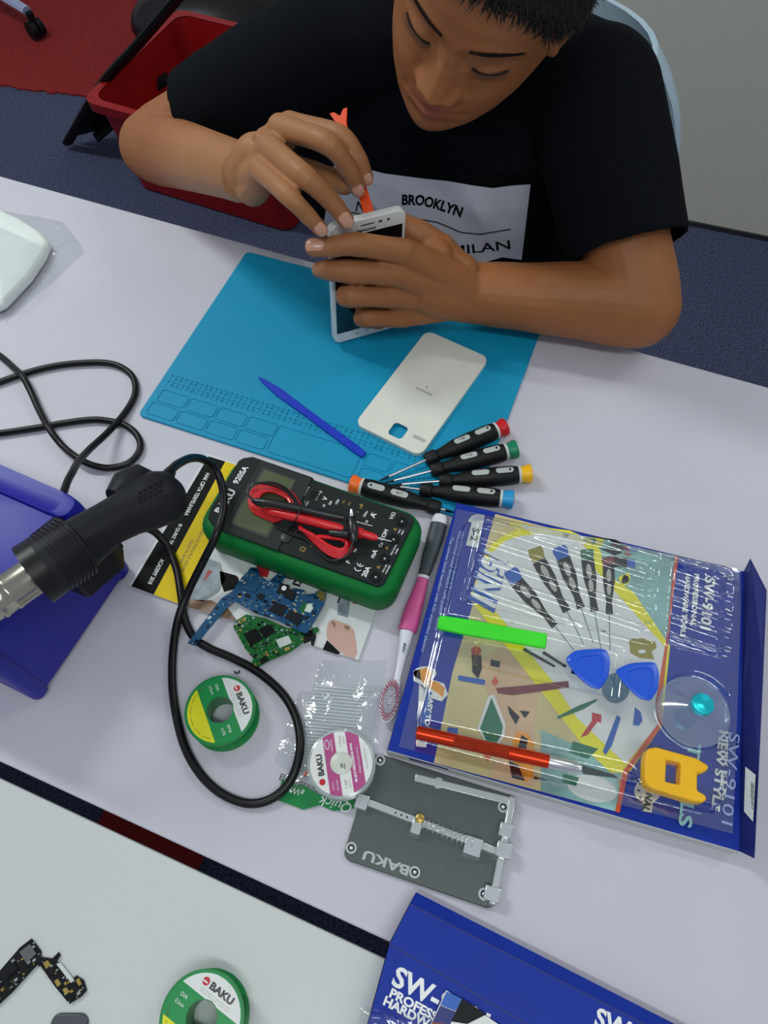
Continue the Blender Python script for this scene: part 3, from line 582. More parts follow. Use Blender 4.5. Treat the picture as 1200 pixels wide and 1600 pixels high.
def green_spool(loc, rz, label):
    T_ = M.Translation(loc) @ M.Rotation(rz, 4, 'Z'); t = thing('solder_spool', label, 'spool', loc, 'green solder wire spools')
    mb = MB('spool_green', T_); R, H, rh = .0285, .022, .0105
    prof = [(rh, 0), (R, 0), (R, .002), (.019, .003), (.019, H - .003), (R, H - .002), (R, H), (rh, H)]
    mb.loft([[(r * cos(i * 2 * pi / 48), r * sin(i * 2 * pi / 48), z_) for i in range(48)] for r, z_ in prof], closed=True, cap=False); mb.build('reel', t)
    mb = MB('solder_wire', T_); mb.loft([[(r * cos(i * 2 * pi / 48), r * sin(i * 2 * pi / 48), z_) for i in range(48)] for r, z_ in [(.0191, .0032), (.022, .0034), (.022, H - .0034), (.0191, H - .0032)]], closed=True, cap=False); mb.build('solder_winding', t)
    z_ = H + .0002; mb = MB('label_green', T_)
    strip(mb, -.0275, .0275, .0275, rh + .0005, z_)     # label frame: x = reading direction, y = letters' up
    mb.m = 'label_white'
    n = 20; y0 = .0105; 
    mb2 = mb; ROT = M.Rotation(pi / 2, 4, 'Z'); keep = mb.T; mb.T = T_ @ M.Rotation(pi / 2, 4, 'Z')   # in this frame x -> old y
    strip(mb, .0100, .0262, .0262, rh + .0006, z_ + .0001); mb.m = 'label_yellow'; strip(mb, -.0262, -.0118, .0262, rh + .0006, z_ + .0001); mb.T = keep
    lb = mb.build('label', t, smooth=False)
    mb = MB('logo_dark', T_); mb.text('BAKU', (.003, .0185, z_ + .0002), (1, 0, 0), .0050, .019, bold=.045); mb.m = 'ink_faint'
    for k in range(2): mb.text('lead free solder wire for mobile repair', (0.001, .0140 - k * .0016, z_ + .0002), (1, 0, 0), .0009, .024)
    mb.m = 'ink_olive'
    for k in range(6):
        a = radians(200 + k * 23); mb.text('SOLDER', (cos(a) * .0235, sin(a) * .0235, z_ + .0002), (-sin(a), cos(a), 0), .0010, .007)
    mb.m = 'logo_red'; mb.ring([(x - .0105, y + .0185) for x, y in circ(.0026, 20)], [(x - .0105, y + .0185) for x, y in circ(.0001, 20)], z_ + .0002, z_ + .0003); mb.m = 'label_white'; mb.add([(-.0105 + .0024 * cos(a) - .0005, .0185 + .0006 * sin(a) - .0004, z_ + .00035) for a in [i * pi / 5 for i in range(10)]], [tuple(range(10))])
    mb.m = 'white_ink'; mb.text('DIA', (-.018, .004, z_ + .0002), (1, 0, 0), .0024); mb.text('0.2mm', (-.018, -.001, z_ + .0002), (1, 0, 0), .0024, .0072); mb.text('RMA', (.018, .002, z_ + .0002), (1, 0, 0), .0024); mb.text('2.0%', (.018, -.003, z_ + .0002), (1, 0, 0), .0024)
    mb.build('lettering', lb, smooth=False); return t
d = P(386, 1122, .022) - P(371, 1082, .022); green_spool(V((*P(343.5, 1109, .022)[:2], TZ)), math.atan2(d.y, d.x), 'green solder wire spool with white and yellow label inside the black cable loop')
d = P(360, 1580, .022) - P(327.5, 1554, .022); green_spool(V((*P(315, 1591, .022)[:2], TZ)), math.atan2(d.y, d.x), 'green solder wire spool cut off by the bottom edge, on the nearest table')
# clear bag with green band
mat('film', (250, 252, 252), .12, spec=1.0, kind='clear', bump=.6, bscale=120); mat('film_soft', (250, 252, 252), .14, spec=1.6, kind='clear', bump=.8, bscale=55); mat('film_print', (225, 228, 228), .3); mat('band_green', (4, 130, 62), .25, var=.1, coat=.4)
def film(name, label, cat, quad, z0, zs, nu, nv, seed, parent=None, m='film', amp=.003, sc=35, ridge=1.0):
    a, b, c_, d_ = [P(u, v, z0) for u, v in quad]; mb = MB(m); vs = []
    for j in range(nv + 1):
        for i in range(nu + 1):
            s_, t_ = i / nu, j / nv; p = a.lerp(b, s_).lerp(d_.lerp(c_, s_), t_)
            e = min(s_, 1 - s_, t_, 1 - t_); f_ = min(1, e * 8)
            h_ = 1 - abs(noise.noise(V((p.x * sc + seed, p.y * sc, seed)))) * 2.2; h2 = noise.noise(V((p.x * sc * 3 + seed, p.y * sc * 3, 1)))
            p = p + V((noise.noise(V((p.x * 20, p.y * 20, seed))) * .004, noise.noise(V((p.x * 20, p.y * 20, seed + 9))) * .004, zs * f_ * .3 + amp * max(0, h_) ** 2 * (.3 + .7 * f_) + amp * .35 * h2 * f_))
            p.z = max(p.z, TZ + z0); vs.append(p)
    mb.add(vs, [(j * (nu + 1) + i, j * (nu + 1) + i + 1, (j + 1) * (nu + 1) + i + 1, (j + 1) * (nu + 1) + i) for j in range(nv) for i in range(nu)])
    o = mb.build(name, parent, loc=None if parent else pmid(a, b, c_, d_)); return o
pb = thing('plastic_bag', 'crumpled clear plastic bag with green printed band under the pink label spool', 'plastic bag', P(515, 1150, 0))
film('film', '', '', [(500, 1032), (606, 1030), (578, 1258), (436, 1250)], .0008, .002, 60, 100, 3.3, pb, amp=.0018, sc=28)
film('film', '', '', [(470, 1080), (600, 1075), (560, 1262), (432, 1195)], .0012, .004, 60, 80, 7.7, pb, amp=.0024, sc=28)
mb = MB('film_print')
for k in range(22):
    t_ = k / 21; u0, v0 = 492 - t_ * 40, 1070 + t_ * 108; mb.poly([P(u0, v0, .0009), P(u0 + 86, v0 + 8, .0009), P(u0 + 86, v0 + 10.3, .0009), P(u0, v0 + 2.3, .0009)])
mb.m = 'logo_dark'; mb.text('ENGINEERING', P(470, 1226, .0009), P(500, 1236, 0) - P(440, 1212, 0), .005, .036); mb.build('stripe_print', pb, smooth=False)
mb = MB('band_green'); band = [(441, 1218), (452, 1222), (476, 1228), (502, 1243), (530, 1248), (552, 1244), (558, 1262), (540, 1266), (520, 1267), (500, 1258), (474, 1265), (450, 1256), (432, 1250)]
mb.prism([P(u, v, .001) for u, v in band], .0006); mb.m = 'white_ink'; dd = P(550, 1262, 0) - P(450, 1235, 0)
mb.text('Quick', P(524, 1256, .0018), -dd, .0085, .026, shear=.3); mb.text('eWe', P(462, 1236, .0018), -dd, .005, .013, shear=.2); mb.build('printed_band', pb, smooth=False)
# desoldering wick spool
mat('clear_disc', (226, 232, 232), .2, spec=.8, kind='clear', alpha=.28); mat('label_pink', (176, 72, 132), .4); mat('copper', (190, 110, 70), .5, .2); mat('core_milky', (205, 208, 196), .35)
wl = V((*P(533, 1192, .017)[:2], TZ + .004)); d = P(498, 1158, .017) - P(508, 1232, .017); wr = math.atan2(d.y, d.x); T_ = M.Translation(wl) @ M.Rotation(wr, 4, 'Z')
wk = thing('desoldering_wick_spool', 'clear round spool of desoldering wick with white and pink label on the plastic bag', 'spool', wl)
R, H = .0268, .012
for z_ in (0, H - .0015):
    mb = MB('clear_disc', T_); mb.lathe([(z_, R - .0006), (z_ + .0004, R), (z_ + .0011, R), (z_ + .0015, R - .0006)], n=48); mb.build('flange', wk)
mb = MB('copper', T_); mb.lathe([(.0016, .013), (H - .0016, .013)], n=32); mb.build('copper_winding', wk)
mb = MB('copper', T_); mb.tube(sm_path([(.004, .020, .006), (.0, .026, .006), (-.003, .031, .005)], 4), .0013, 6, flat=.4); mb.build('loose_end', wk)
z_ = H + .0002; mb = MB('label_white', T_); rl_ = .0245
strip(mb, -rl_, rl_, rl_, .0088, z_, n=40)
mb.T = T_ @ M.Rotation(pi / 2, 4, 'Z'); mb.m = 'label_pink'; strip(mb, .0025, .0118, rl_, .0088, z_ + .0001); strip(mb, -.0165, -.0065, rl_, .0088, z_ + .0001); 
mb.m = 'label_white'; mb.T = T_
lb = mb.build('label', wk, smooth=False)
mb = MB('core_milky', T_); mb.lathe([(H - .001, .0086), (H + .0004, .0086), (H + .0014, .006), (H + .0018, .001)], n=32); mb.m = 'logo_dark'; mb.text('RJ', (-.003, -.001, H + .0019), (0, -1, 0), .0045); mb.build('core', wk)
mb = MB('logo_dark', T_); mb.text('BAKU', (.0015, .0165, z_ + .0003), (1, 0, 0), .0048, .0165, bold=.045); mb.m = 'logo_red'; mb.ring([(x - .0115, y + .0165) for x, y in circ(.0024, 20)], [(x - .0115, y + .0165) for x, y in circ(.0001, 20)], z_ + .0002, z_ + .0003)
mb.m = 'white_ink'; mb.text('BK-2015 DESOLDERING WICK', (-.001, -.0095, z_ + .0003), (1, 0, 0), .0020, .030, bold=.04); mb.text('MOBILE PHONE TOOLS', (0, -.0138, z_ + .0003), (1, 0, 0), .0014, .020); mb.text('PROFESSIONAL', (.015, .0055, z_ + .0003), (1, 0, 0), .0014, .009); mb.text('QUALITY', (-.016, .0085, z_ + .0003), (1, 0, 0), .0014, .006); mb.text('NO CLEAN', (-.016, .0052, z_ + .0003), (1, 0, 0), .0014, .008)
mb.ring([(x * 1.6 + .016, y * .8 + .009) for x, y in circ(.0024, 20)], [(x * 1.35 + .016, y * .6 + .009) for x, y in circ(.0024, 20)], z_ + .0002, z_ + .0003)
mb.m = 'ink_faint'; mb.text('1.5mm', (.017, -.0015, z_ + .0003), (1, 0, 0), .0022); mb.text('WIDTH', (.017, -.0045, z_ + .0003), (1, 0, 0), .0013); mb.text('1.5M', (-.016, -.0015, z_ + .0003), (1, 0, 0), .0024); mb.text('LENGTH', (-.016, -.0045, z_ + .0003), (1, 0, 0), .0012); mb.text('desoldering braid', (0, .0118, z_ + .0003), (1, 0, 0), .0010, .02); mb.text('www.desolder-wick', (0, -.0195, z_ + .0003), (1, 0, 0), .0010, .016)
mb.build('lettering', lb, smooth=False)
# ---------------- brush ----------------
mat('brush_grey', (62, 70, 76), .45); mat('brush_pink', (214, 88, 150), .4, bump=.2, bscale=600); mat('brush_white', (222, 222, 232), .35); mat('bristle', (196, 60, 110), .6)
br = thing('cleaning_brush', 'brush with grey and pink handle and oval pink bristle head left of the tool set', 'brush', P(650, 950, 0))
def bseg(name, m, pts, rs, fl=.62): mb = MB(m); mb.tube([P(u, v, z_) for u, v, z_ in pts], rs, 14, flat=fl, up=(0, 0, 1)); return mb.build(name, br)
bseg('end_cap', 'brush_white', [(689, 806, .0078), (687, 812, .0078), (685.5, 819, .0078)], [.0062, .0076, .0078])
bseg('grip', 'brush_grey', [(685.5, 819, .0078), (680, 840, .0078), (671, 870, .0078), (662, 900, .0078)], [.0078, .0078, .0068, .0052])
bseg('collar', 'brush_white', [(662, 900, .0078), (661, 904, .0078)], [.0056, .0056]); 
bseg('grip', 'brush_pink', [(661, 904, .0078), (655, 925, .0078), (645, 955, .0078), (638, 980, .0078), (636, 986, .0078)], [.0052, .0062, .0078, .0082, .0078])
bseg('neck', 'brush_white', [(636, 986, .0078), (632, 1008, .0075), (626, 1035, .0072), (621, 1060, .0072), (617, 1074, .007)], [.0062, .0048, .0036, .0030, .0050])
hc = P(609, 1097, .006); hd = (P(616, 1065, 0) - P(602, 1130, 0)).normalized(); T_ = FR(hc, hd)
ov = [(.0185 * cos(i * pi / 20), .0078 * sin(i * pi / 20), 0) for i in range(40)]
mb = MB('brush_white', T_); mb.prism(ov, .003); hd_ = mb.build('head', br, bevel=.0008)
mb = MB('bristle', T_)
for i in range(7):
    for k in range(26 if i > 2 else 14):
        n_ = 26 if i > 2 else 14; f_ = (.25 + .75 * i / 6) * .88; a = k * 2 * pi / n_ + i * .1; x, y = .0185 * f_ * cos(a), .0078 * f_ * sin(a)
        mb.m = 'bristle' if i > 3 else 'brush_white'; mb.rod((x, y, .003), (x * 1.04, y * 1.06, .009), .00038, n=5)
tag(mb.build('bristles', br), kind='stuff')
mb = MB('logo_dark'); mb.text('BAKU', P(631.5, 1012, .0112), P(626, 1035, 0) - P(634, 995, 0), .0022, .008, bold=.04, shear=.2); mb.build('lettering', br, smooth=False)
# ---------------- padded packet in film ----------------
mat('packet_white', (232, 237, 234), .5, var=.04, vscale=30, bump=1.0, bscale=38)
pk = thing('wrapped_packet', 'white padded packet in clear wrap at the left edge of the table', 'packet', P(20, 420, 0))
mb = MB('packet_white'); q = [P(-85, 335, 0), P(-5, 325, 0), P(86, 384, 0), P(88, 396, 0), P(20, 500, 0), P(-85, 535, 0)]; c_ = pmid(*q)
def scal(f_, z_): return [c_ + (p - c_) * f_ + V((0, 0, z_)) for p in q]
mb.loft([scal(.98, .001), scal(1.0, .005), scal(1.0, .011), scal(.96, .016), scal(.7, .019), scal(.3, .020)]); mb.build('pad', pk, subd=1)
film('wrap', '', '', [(-60, 322), (100, 345), (130, 395), (10, 505)], .0006, .0, 60, 50, 4.1, pk, amp=.002, m='film_soft', sc=25)
film('wrap', '', '', [(-10, 350), (74, 385), (66, 420), (5, 478)], .0212, .0, 40, 40, 9.1, pk, amp=.0008, m='film_soft', sc=25)
# ---------------- PCB holder plate ----------------
mat('plate_steel', (92, 98, 98), .42, .8, var=.04, vscale=500, bump=.1, bscale=900); mat('bright_steel', (216, 220, 220), .26, .75, var=.02)
ph = thing('board_holder', 'dark steel circuit board holder plate with sliding clamps and a spring', 'board holder', V((.0217, .0751, TZ)))
FP = M.Translation(V((.0217, .0751, TZ))) @ M.Rotation(-.302, 4, 'Z')
mb = MB('plate_steel', FP); mb.prism([(x, y, .0012) for x, y in rr(.1165, .0815, .006)], .0022); mb.build('plate', ph, bevel=.0005)
mb = MB('black_rubber', FP)
for sx in (-.05, .05):
    for sy in (-.033, .033): mb.lathe([(0, .004), (.0012, .004)], (sx, sy, 0))
mb.build('rubber_feet', ph)
zt = .0034
def bar3(mb, a, b, w, h, z0=0): a, b = P(*a, z0), P(*b, z0); mb.T = FR(a, b - a); L = (b - a).length; mb.prism([(0, -w / 2, 0), (L, -w / 2, 0), (L, w / 2, 0), (0, w / 2, 0)], h); mb.T = M.Identity(4)
mb = MB('bright_steel'); bar3(mb, (566, 1251), (792, 1337), .0055, .004, zt); r1 = mb.build('slide_rail', ph, bevel=.0006)
mb = MB('print_black')
for k in range(3): mb.lathe([(0, .0007), (.0002, .0007)], P(618 + k * 9, 1270 + k * 3.4, zt + .0041))
mb.build('rail_holes', r1)
mb = MB('bright_steel')
a, b = P(660, 1287, zt + .0035), P(742, 1320, zt + .0035); ax = (b - a); L = ax.length; ax.normalize(); y_ = V((-ax.y, ax.x, 0)); pts = []
for i in range(11 * 16 + 1):
    t_ = i / (11 * 16); an = i * 2 * pi / 16; pts.append(a + ax * (t_ * L) + y_ * (.0042 * cos(an)) + V((0, 0, .0042 * sin(an) + .001)))
mb.tube(pts, .00055, 6); mb.build('spring', ph)
def blk(nm, u, v, l, w, h, z0=zt, par=None):
    mb = MB('bright_steel', FP); c_ = FP.inverted() @ P(u, v, z0); c_.z = z0 + h / 2; mb.box(c_, (l, w, h)); return mb.build(nm, par or ph, bevel=.0007)
blk('clamp_block', 566, 1254, .010, .011, .006); k1 = blk('clamp_block', 651, 1292, .008, .012, .008); k2 = blk('clamp_block', 738, 1324, .013, .013, .008); blk('clamp_block', 786, 1330, .012, .011, .009)
mb = MB('gold'); mb.lathe([(0, .0035), (.002, .0035), (.0024, .003)], P(656, 1279, zt + .008)); mb.build('thumb_screw', k1)
mb = MB('bright_steel'); bar3(mb, (801, 1246), (768, 1415), .0060, .0050, zt); mb.build('cross_rail', ph, bevel=.0012)
blk('rail_block', 789, 1299, .010, .010, .008); blk('rail_block', 768, 1398, .012, .010, .008)
mb = MB('bright_steel'); bar3(mb, (648, 1215), (800, 1253), .0060, .0016, zt); mb.build('reflection_strip', ph, bevel=.0007)  # added steel strip standing in for a reflection along the plate edge
for u, v in ((594, 1188), (549, 1325), (648, 1363), (685, 1224), (786, 1261), (756, 1397)):
    mb = MB('bright_steel', M.Translation(P(u, v, zt))); mb.ring(circ(.0042, 24), circ(.0026, 24), 0, .0014); mb.m = 'print_black'; mb.ring(circ(.0026, 24), circ(.0001, 24), 0, .0003); mb.m = 'bright_steel'; mb.sphere((0, 0, .0004), .0018, 12, (1, 1, .7)); mb.build('stud', ph)
mb = MB('white_ink'); mb.text('BAKU', P(603, 1348, zt + .0001), P(560, 1333, 0) - P(635, 1361, 0), .0070, .036, bold=.03); mb.m = 'inlay_grey'; mb.ms = ['inlay_grey']; mb.build('lettering', ph, smooth=False)
# ---------------- tool set box ----------------
mat('box_blue', (12, 46, 152), .5, var=.04, spec=.25); mat('box_blue_dark', (22, 34, 110), .45); mat('box_inner', (205, 206, 202), .6)
mat('art_tan', (206, 190, 138), .4, var=.12, vscale=30); mat('art_teal', (140, 182, 178), .4, var=.3, vscale=25); mat('art_white', (226, 226, 224), .4); mat('art_yellow', (236, 226, 10), .4); mat('art_orange', (216, 84, 40), .4)
mat('art_green', (16, 110, 76), .4); mat('art_dark', (20, 24, 28), .5, spec=.2); mat('art_blue', (30, 90, 180), .4); mat('art_maroon', (120, 44, 50), .4); mat('art_gold', (150, 140, 50), .4, .2); mat('art_red', (190, 44, 44), .4); mat('art_cream', (226, 214, 190), .4); mat('art_amber', (230, 150, 30), .4, var=.3, vscale=60); mat('art_skin', (212, 176, 140), .4, var=.1)
mat('art_text', (150, 168, 214), .4); mat('art_pale', (150, 200, 200), .4); mat('art_slate', (90, 130, 150), .4)
cz = .016
tb = thing('tool_set_box', 'open blue cardboard box of a repair tool set with printed picture card', 'box', P(880, 1050, 0))
mb = MB('box_blue'); rim = [(714, 786), (1162, 893), (1155, 1330), (606, 1172)]
mb.prism([P(u, v, cz) for u, v in rim], -.0005)
for k in range(4):
    a, b = P(*rim[k], cz), P(*rim[(k + 1) % 4], cz); mb.m = 'box_inner' if k == 2 else 'box_blue_dark'
    n_ = (b - a).normalized(); n_ = V((-n_.y, n_.x, 0)); a0, b0 = V((a.x, a.y, TZ)), V((b.x, b.y, TZ)); mb.prism([a0, b0, b0 + n_ * .0006, a0 + n_ * .0006], cz - .0005)
mb.m = 'box_blue_dark'; mb.prism([P(607, 1173, cz - .001), P(700, 1203, cz - .001), P(700, 1203, .001), P(612, 1180, .001)], (0, -.0004, 0))
mb.build('tray', tb, smooth=False)
# side flap standing up at the right
mb = MB('box_blue_dark'); fl_ = [P(1162, 893, cz), P(1172, 873, .030), P(1197, 922, .034), P(1192, 1050, .034), P(1185, 1200, .034), P(1178, 1341, .030), P(1155, 1330, cz), P(1158, 1110, cz)]
mb.prism(fl_, (.0006, 0, -.0003)); fp = mb.build('side_flap', tb, smooth=False)
mb = MB('paper_white'); q = [P(1165, 1198, .0262), P(1181, 1211, .0335), P(1177, 1284, .0335), P(1163, 1268, .0262)]; mb.prism([p + V((-.0004, -.0, .0006)) for p in q], (-.0002, 0, .0003)); mb.m = 'print_black'
for k in range(14):
    t0, t1 = .25 + k * .04, .25 + k * .04 + (.024 if k % 3 else .012)
    A = [q[0].lerp(q[3], t) for t in (t0, t1)]; B_ = [q[1].lerp(q[2], t) for t in (t0, t1)]
    mb.poly([A[0].lerp(B_[0], .45), A[0].lerp(B_[0], .8), A[1].lerp(B_[1], .8), A[1].lerp(B_[1], .45)], .0022)
mb.v = mb.v; mb.build('barcode_label', fp, smooth=False)
# printed card
art_z = cz
def A(m, pts, k=1, f=None, ox=0, oy=0):
    ac.m = m
    if f: pts = [(ox + x / f, oy + y / f) for x, y in pts]
    ac.poly([P(u, v, cz + .00018 * k) for u, v in pts])
def oval(cx, cy, rx, ry, a=0, n=20): a = radians(a); return [(cx + rx * cos(t) * cos(a) - ry * sin(t) * sin(a), cy + rx * cos(t) * sin(a) + ry * sin(t) * cos(a)) for t in [i * 2 * pi / n for i in range(n)]]
ac = MB('art_tan')
A('art_tan', [(774, 803), (1055, 876), (1048, 930), (1030, 1095), (1029, 1132), (978, 1205), (963, 1268), (678, 1192), (707, 1050), (740, 940), (760, 850)])
A('art_teal', [(925, 843), (1055, 876), (1042, 1012), (960, 905)], 2)
A('art_teal', [(845, 1140), (960, 1190), (970, 1210), (963, 1268), (845, 1236)], 2); A('art_white', oval(925, 1232, 40, 20, 15), 3)
A('art_skin', [(800, 1000), (850, 1040), (835, 1120), (835, 1230), (770, 1215), (780, 1120), (740, 1040)], 2)
# white field ringed by the yellow band
A('art_yellow', [(758, 868), (768, 850), (790, 835), (815, 827), (850, 824), (890, 829), (920, 842), (938, 860), (945, 885), (960, 905), (990, 925), (1047, 1010), (1034, 1135), (985, 1205), (975, 1206), (955, 1208), (915, 1170), (733, 935), (738, 922)], 3)
A('art_white', [(770, 862), (790, 845), (815, 837), (850, 834), (885, 838), (910, 850), (925, 866), (930, 890), (1040, 1012), (1029, 1130), (978, 1194), (900, 1120), (868, 1070), (750, 925), (748, 935), (738, 922)], 4)
A('art_orange', [(1056, 868), (1060, 870), (1052, 930), (1034, 1095), (1036, 1132), (982, 1206), (968, 1270), (961, 1268), (974, 1204), (1028, 1131), (1025, 1095), (1044, 980), (1050, 900)], 5)
A('art_yellow', oval(978, 905, 6, 10, 20), 6)
# printed screwdrivers
def psd(cap, c0, c1, e1, t1, w0, w1):
    """cap colour, cap end, handle start, handle end, tip"""
    def quad(a, b, wa, wb):
        d = V((b[0] - a[0], b[1] - a[1])).normalized(); n = V((-d.y, d.x)); return [(a[0] + n.x * wa, a[1] + n.y * wa), (b[0] + n.x * wb, b[1] + n.y * wb), (b[0] - n.x * wb, b[1] - n.y * wb), (a[0] - n.x * wa, a[1] - n.y * wa)]
    def L(a, b, t): return (a[0] + (b[0] - a[0]) * t, a[1] + (b[1] - a[1]) * t)
    A('art_slate', quad(e1, t1, .8, .6), 6); A('art_dark', quad(c1, L(c1, e1, .35), w0, w0 * 1.02), 6); A('art_dark', quad(L(c1, e1, .35), L(c1, e1, .75), w0 * 1.02, w1 * .75), 6); A('art_dark', quad(L(c1, e1, .75), e1, w1 * .75, w1), 6)
    A(cap, quad(c0, L(c0, c1, .35), w0 * .95, w0 * 1.1), 6); A(cap, quad(L(c0, c1, .35), c1, w0 * 1.1, w0 * .9), 6)
    A('smudge', oval(*L(c1, e1, .22), w0 * 1.1, w0 * .42, math.degrees(math.atan2(e1[1] - c1[1], e1[0] - c1[0]))), 7); A('smudge', oval(*L(c1, e1, .5), w0 * .95, w0 * .38, math.degrees(math.atan2(e1[1] - c1[1], e1[0] - c1[0]))), 7)
psd('art_blue', (797, 890), (808, 910), (867, 978), (897, 1016), 11, 6)
psd('art_gold', (835, 856), (842, 876), (886, 955), (912, 1006), 11, 7)
psd('art_blue', (873, 854), (880, 872), (908, 950), (927, 1005), 11, 6.5)
psd('art_green', (917, 858), (918, 874), (929, 955), (939, 1014), 10, 6.5)
psd('art_maroon', (949, 870), (951, 882), (952, 960), (953, 1016), 9, 6)
A('art_dark', [(925, 838), (962, 843), (975, 850), (978, 862), (960, 868), (940, 858), (928, 850)], 5); A('art_red', [(974, 850), (985, 855), (986, 868), (975, 866)], 6); A('art_dark', [(950, 868), (980, 872), (980, 886), (960, 886)], 5); A('art_blue', [(981, 873), (993, 875), (992, 888), (980, 886)], 6); A('art_yellow', oval(975, 905, 8, 7), 6)
A('art_gold', [(983, 1000), (1003, 997), (1024, 1003), (1026, 1012), (1018, 1018), (1022, 1030), (1000, 1028), (985, 1020)], 6); A('art_white', oval(1003, 1018, 6, 3), 7)
A('art_slate', oval(962, 1075, 22, 24), 5); A('art_dark', [(895, 1038), (935, 1052), (930, 1062), (892, 1052)], 5)
A('art_maroon', [(775, 1075), (800, 1073), (888, 1064), (889, 1074), (800, 1086), (778, 1083)], 6)
A('art_dark', [(820, 1012), (868, 1040), (866, 1043), (816, 1016)], 6); A('art_dark', [(850, 1017), (885, 1040), (883, 1043), (847, 1021)], 6)
A('art_green', [(932, 1092), (905, 1102), (870, 1120), (872, 1123), (912, 1108), (933, 1095)], 6)
A('art_red', [(925, 1113), (940, 1117), (939, 1130), (934, 1127), (918, 1148), (907, 1152), (925, 1126)], 6); A('art_blue', [(964, 1117), (970, 1122), (956, 1165), (946, 1180), (942, 1174)], 6)
A('art_blue', [(992, 1105), (1001, 1112), (1004, 1126), (998, 1134), (989, 1133)], 6)
A('art_green', [(768, 1090), (786, 1135), (783, 1150), (768, 1172), (750, 1138)], 5); A('art_white', [(763, 1088), (772, 1085), (790, 1132), (788, 1150), (770, 1178), (746, 1138)], 4)
A('art_red', oval(744, 1017, 8, 7), 5); A('art_dark', [(737, 1022), (752, 1024), (753, 1045), (747, 1060), (738, 1050)], 5); A('art_blue', [(716, 1055), (758, 1062), (757, 1070), (716, 1063)], 5); A('art_orange', [(768, 1065), (774, 1056), (779, 1066), (772, 1072)], 5); A('art_dark', [(767, 1030), (782, 1034), (780, 1043), (766, 1040)], 5)
A('art_dark', [(793, 1102), (812, 1120), (806, 1132), (796, 1115)], 5); A('art_dark', [(812, 1110), (828, 1112), (820, 1122)], 5)
A('art_amber', [(808, 1142), (826, 1146), (836, 1170), (832, 1215), (822, 1222), (798, 1205), (804, 1180), (800, 1160)], 5); A('art_dark', [(815, 1148), (825, 1155), (820, 1180), (808, 1172)], 6); A('art_dark', [(795, 1188), (810, 1196), (820, 1220), (800, 1215)], 6); A('art_dark', [(835, 1213), (856, 1219), (855, 1221), (834, 1217)], 6)
A('art_blue', [(700, 1136), (716, 1138), (714, 1148), (698, 1145)], 5); A('art_orange', [(755, 1178), (768, 1182), (762, 1190)], 5); A('art_green', [(880, 1210), (905, 1215), (900, 1228), (878, 1222)], 5); A('art_green', [(895, 1158), (935, 1170), (918, 1186), (890, 1176)], 3.5)
# badge, label, arm emblem
A('art_cream', oval(1012, 1236, 21, 19), 5); A('art_cream', [(1005, 1238), (1022, 1240), (1018, 1270), (1003, 1267)], 6)
for u_, v_ in ((1000, 1225), (998, 1235), (1000, 1246)): A('art_dark', [(u_ + 3.2 * (1 if i % 2 == 0 else .4) * cos(i * pi / 5), v_ + 3.2 * (1 if i % 2 == 0 else .4) * sin(i * pi / 5)) for i in range(10)], 7)
A('paper_white', [(738, 813), (755, 817), (747, 856), (728, 852)], 5)
A('art_white', oval(664, 1052, 18, 11, 0), 4); A('art_white', [(646, 1048), (660, 1045), (676, 1062), (694, 1068), (700, 1085), (690, 1096), (672, 1090), (655, 1068), (646, 1064)], 4)
A('art_amber', [(656, 1046), (668, 1043), (674, 1050), (672, 1062), (684, 1066), (695, 1075), (692, 1090), (683, 1082), (668, 1073), (658, 1062)], 5)
A('art_white', [(655, 1068), (676, 1080), (666, 1168), (650, 1166)], 4); A('art_blue', [(663, 1076), (675, 1082), (666, 1160), (656, 1158)], 5)
tz = cz + .0015; ac.m = 'white_ink'
def ct(s_, c_, a, b, h_, w_=None, bold=.02, m='white_ink', sh=0, k=9): ac.m = m; ac.text(s_, P(*c_, cz + .00018 * k), P(*b, 0) - P(*a, 0), h_, w_, bold=bold, shear=sh)
ct('S-2', (742, 835), (747, 815), (738, 855), .0065, .013, .02, 'logo_dark')
dA, dB = (776, 868), (755, 945)
ct('15IN1', (762, 905), dA, dB, .026, .052, .05, 'art_blue', .25, 7); ct('15IN1', (765, 903), dA, dB, .0225, .048, .03, 'white_ink', .25, 9)
ct('Hnt,original metal threaded core-pulling design', (700, 905), (727, 810), (681, 1000), .0034, .098, .02, 'art_text'); ct('The convex hands handling with 4.0g unpicking plastics', (684, 925), (717, 808), (658, 1035), .0034, .112, .02, 'art_text')
ct('EASY TO USE', (669, 1122), (674, 1085), (663, 1160), .0042, .038, .04); 
ct('SW-9101', (1106, 942), (1110, 893), (1101, 990), .009, .050, .03); ct('PROFESSIONAL', (1086, 937), (1090, 885), (1083, 985), .0044, .050, .04); ct('HARDWARE TOOLS', (1071, 945), (1076, 885), (1066, 1002), .0044, .060, .04)
ct('NEW STYLE', (1124, 1203), (1131, 1140), (1119, 1266), .0062, .062, .04); ct('SW-9101', (1142, 1215), (1149, 1140), (1137, 1280), .008, .070, .0, 'art_text'); ct('TOOLS', (1078, 1225), (1086, 1150), (1070, 1282), .010, .064, .03, 'art_pale')
ct('NAL', (1012, 1254), (1016, 1240), (1009, 1268), .0055, .014, .04, 'logo_dark', 0, 10)
ac.build('printed_card', tb, smooth=False)
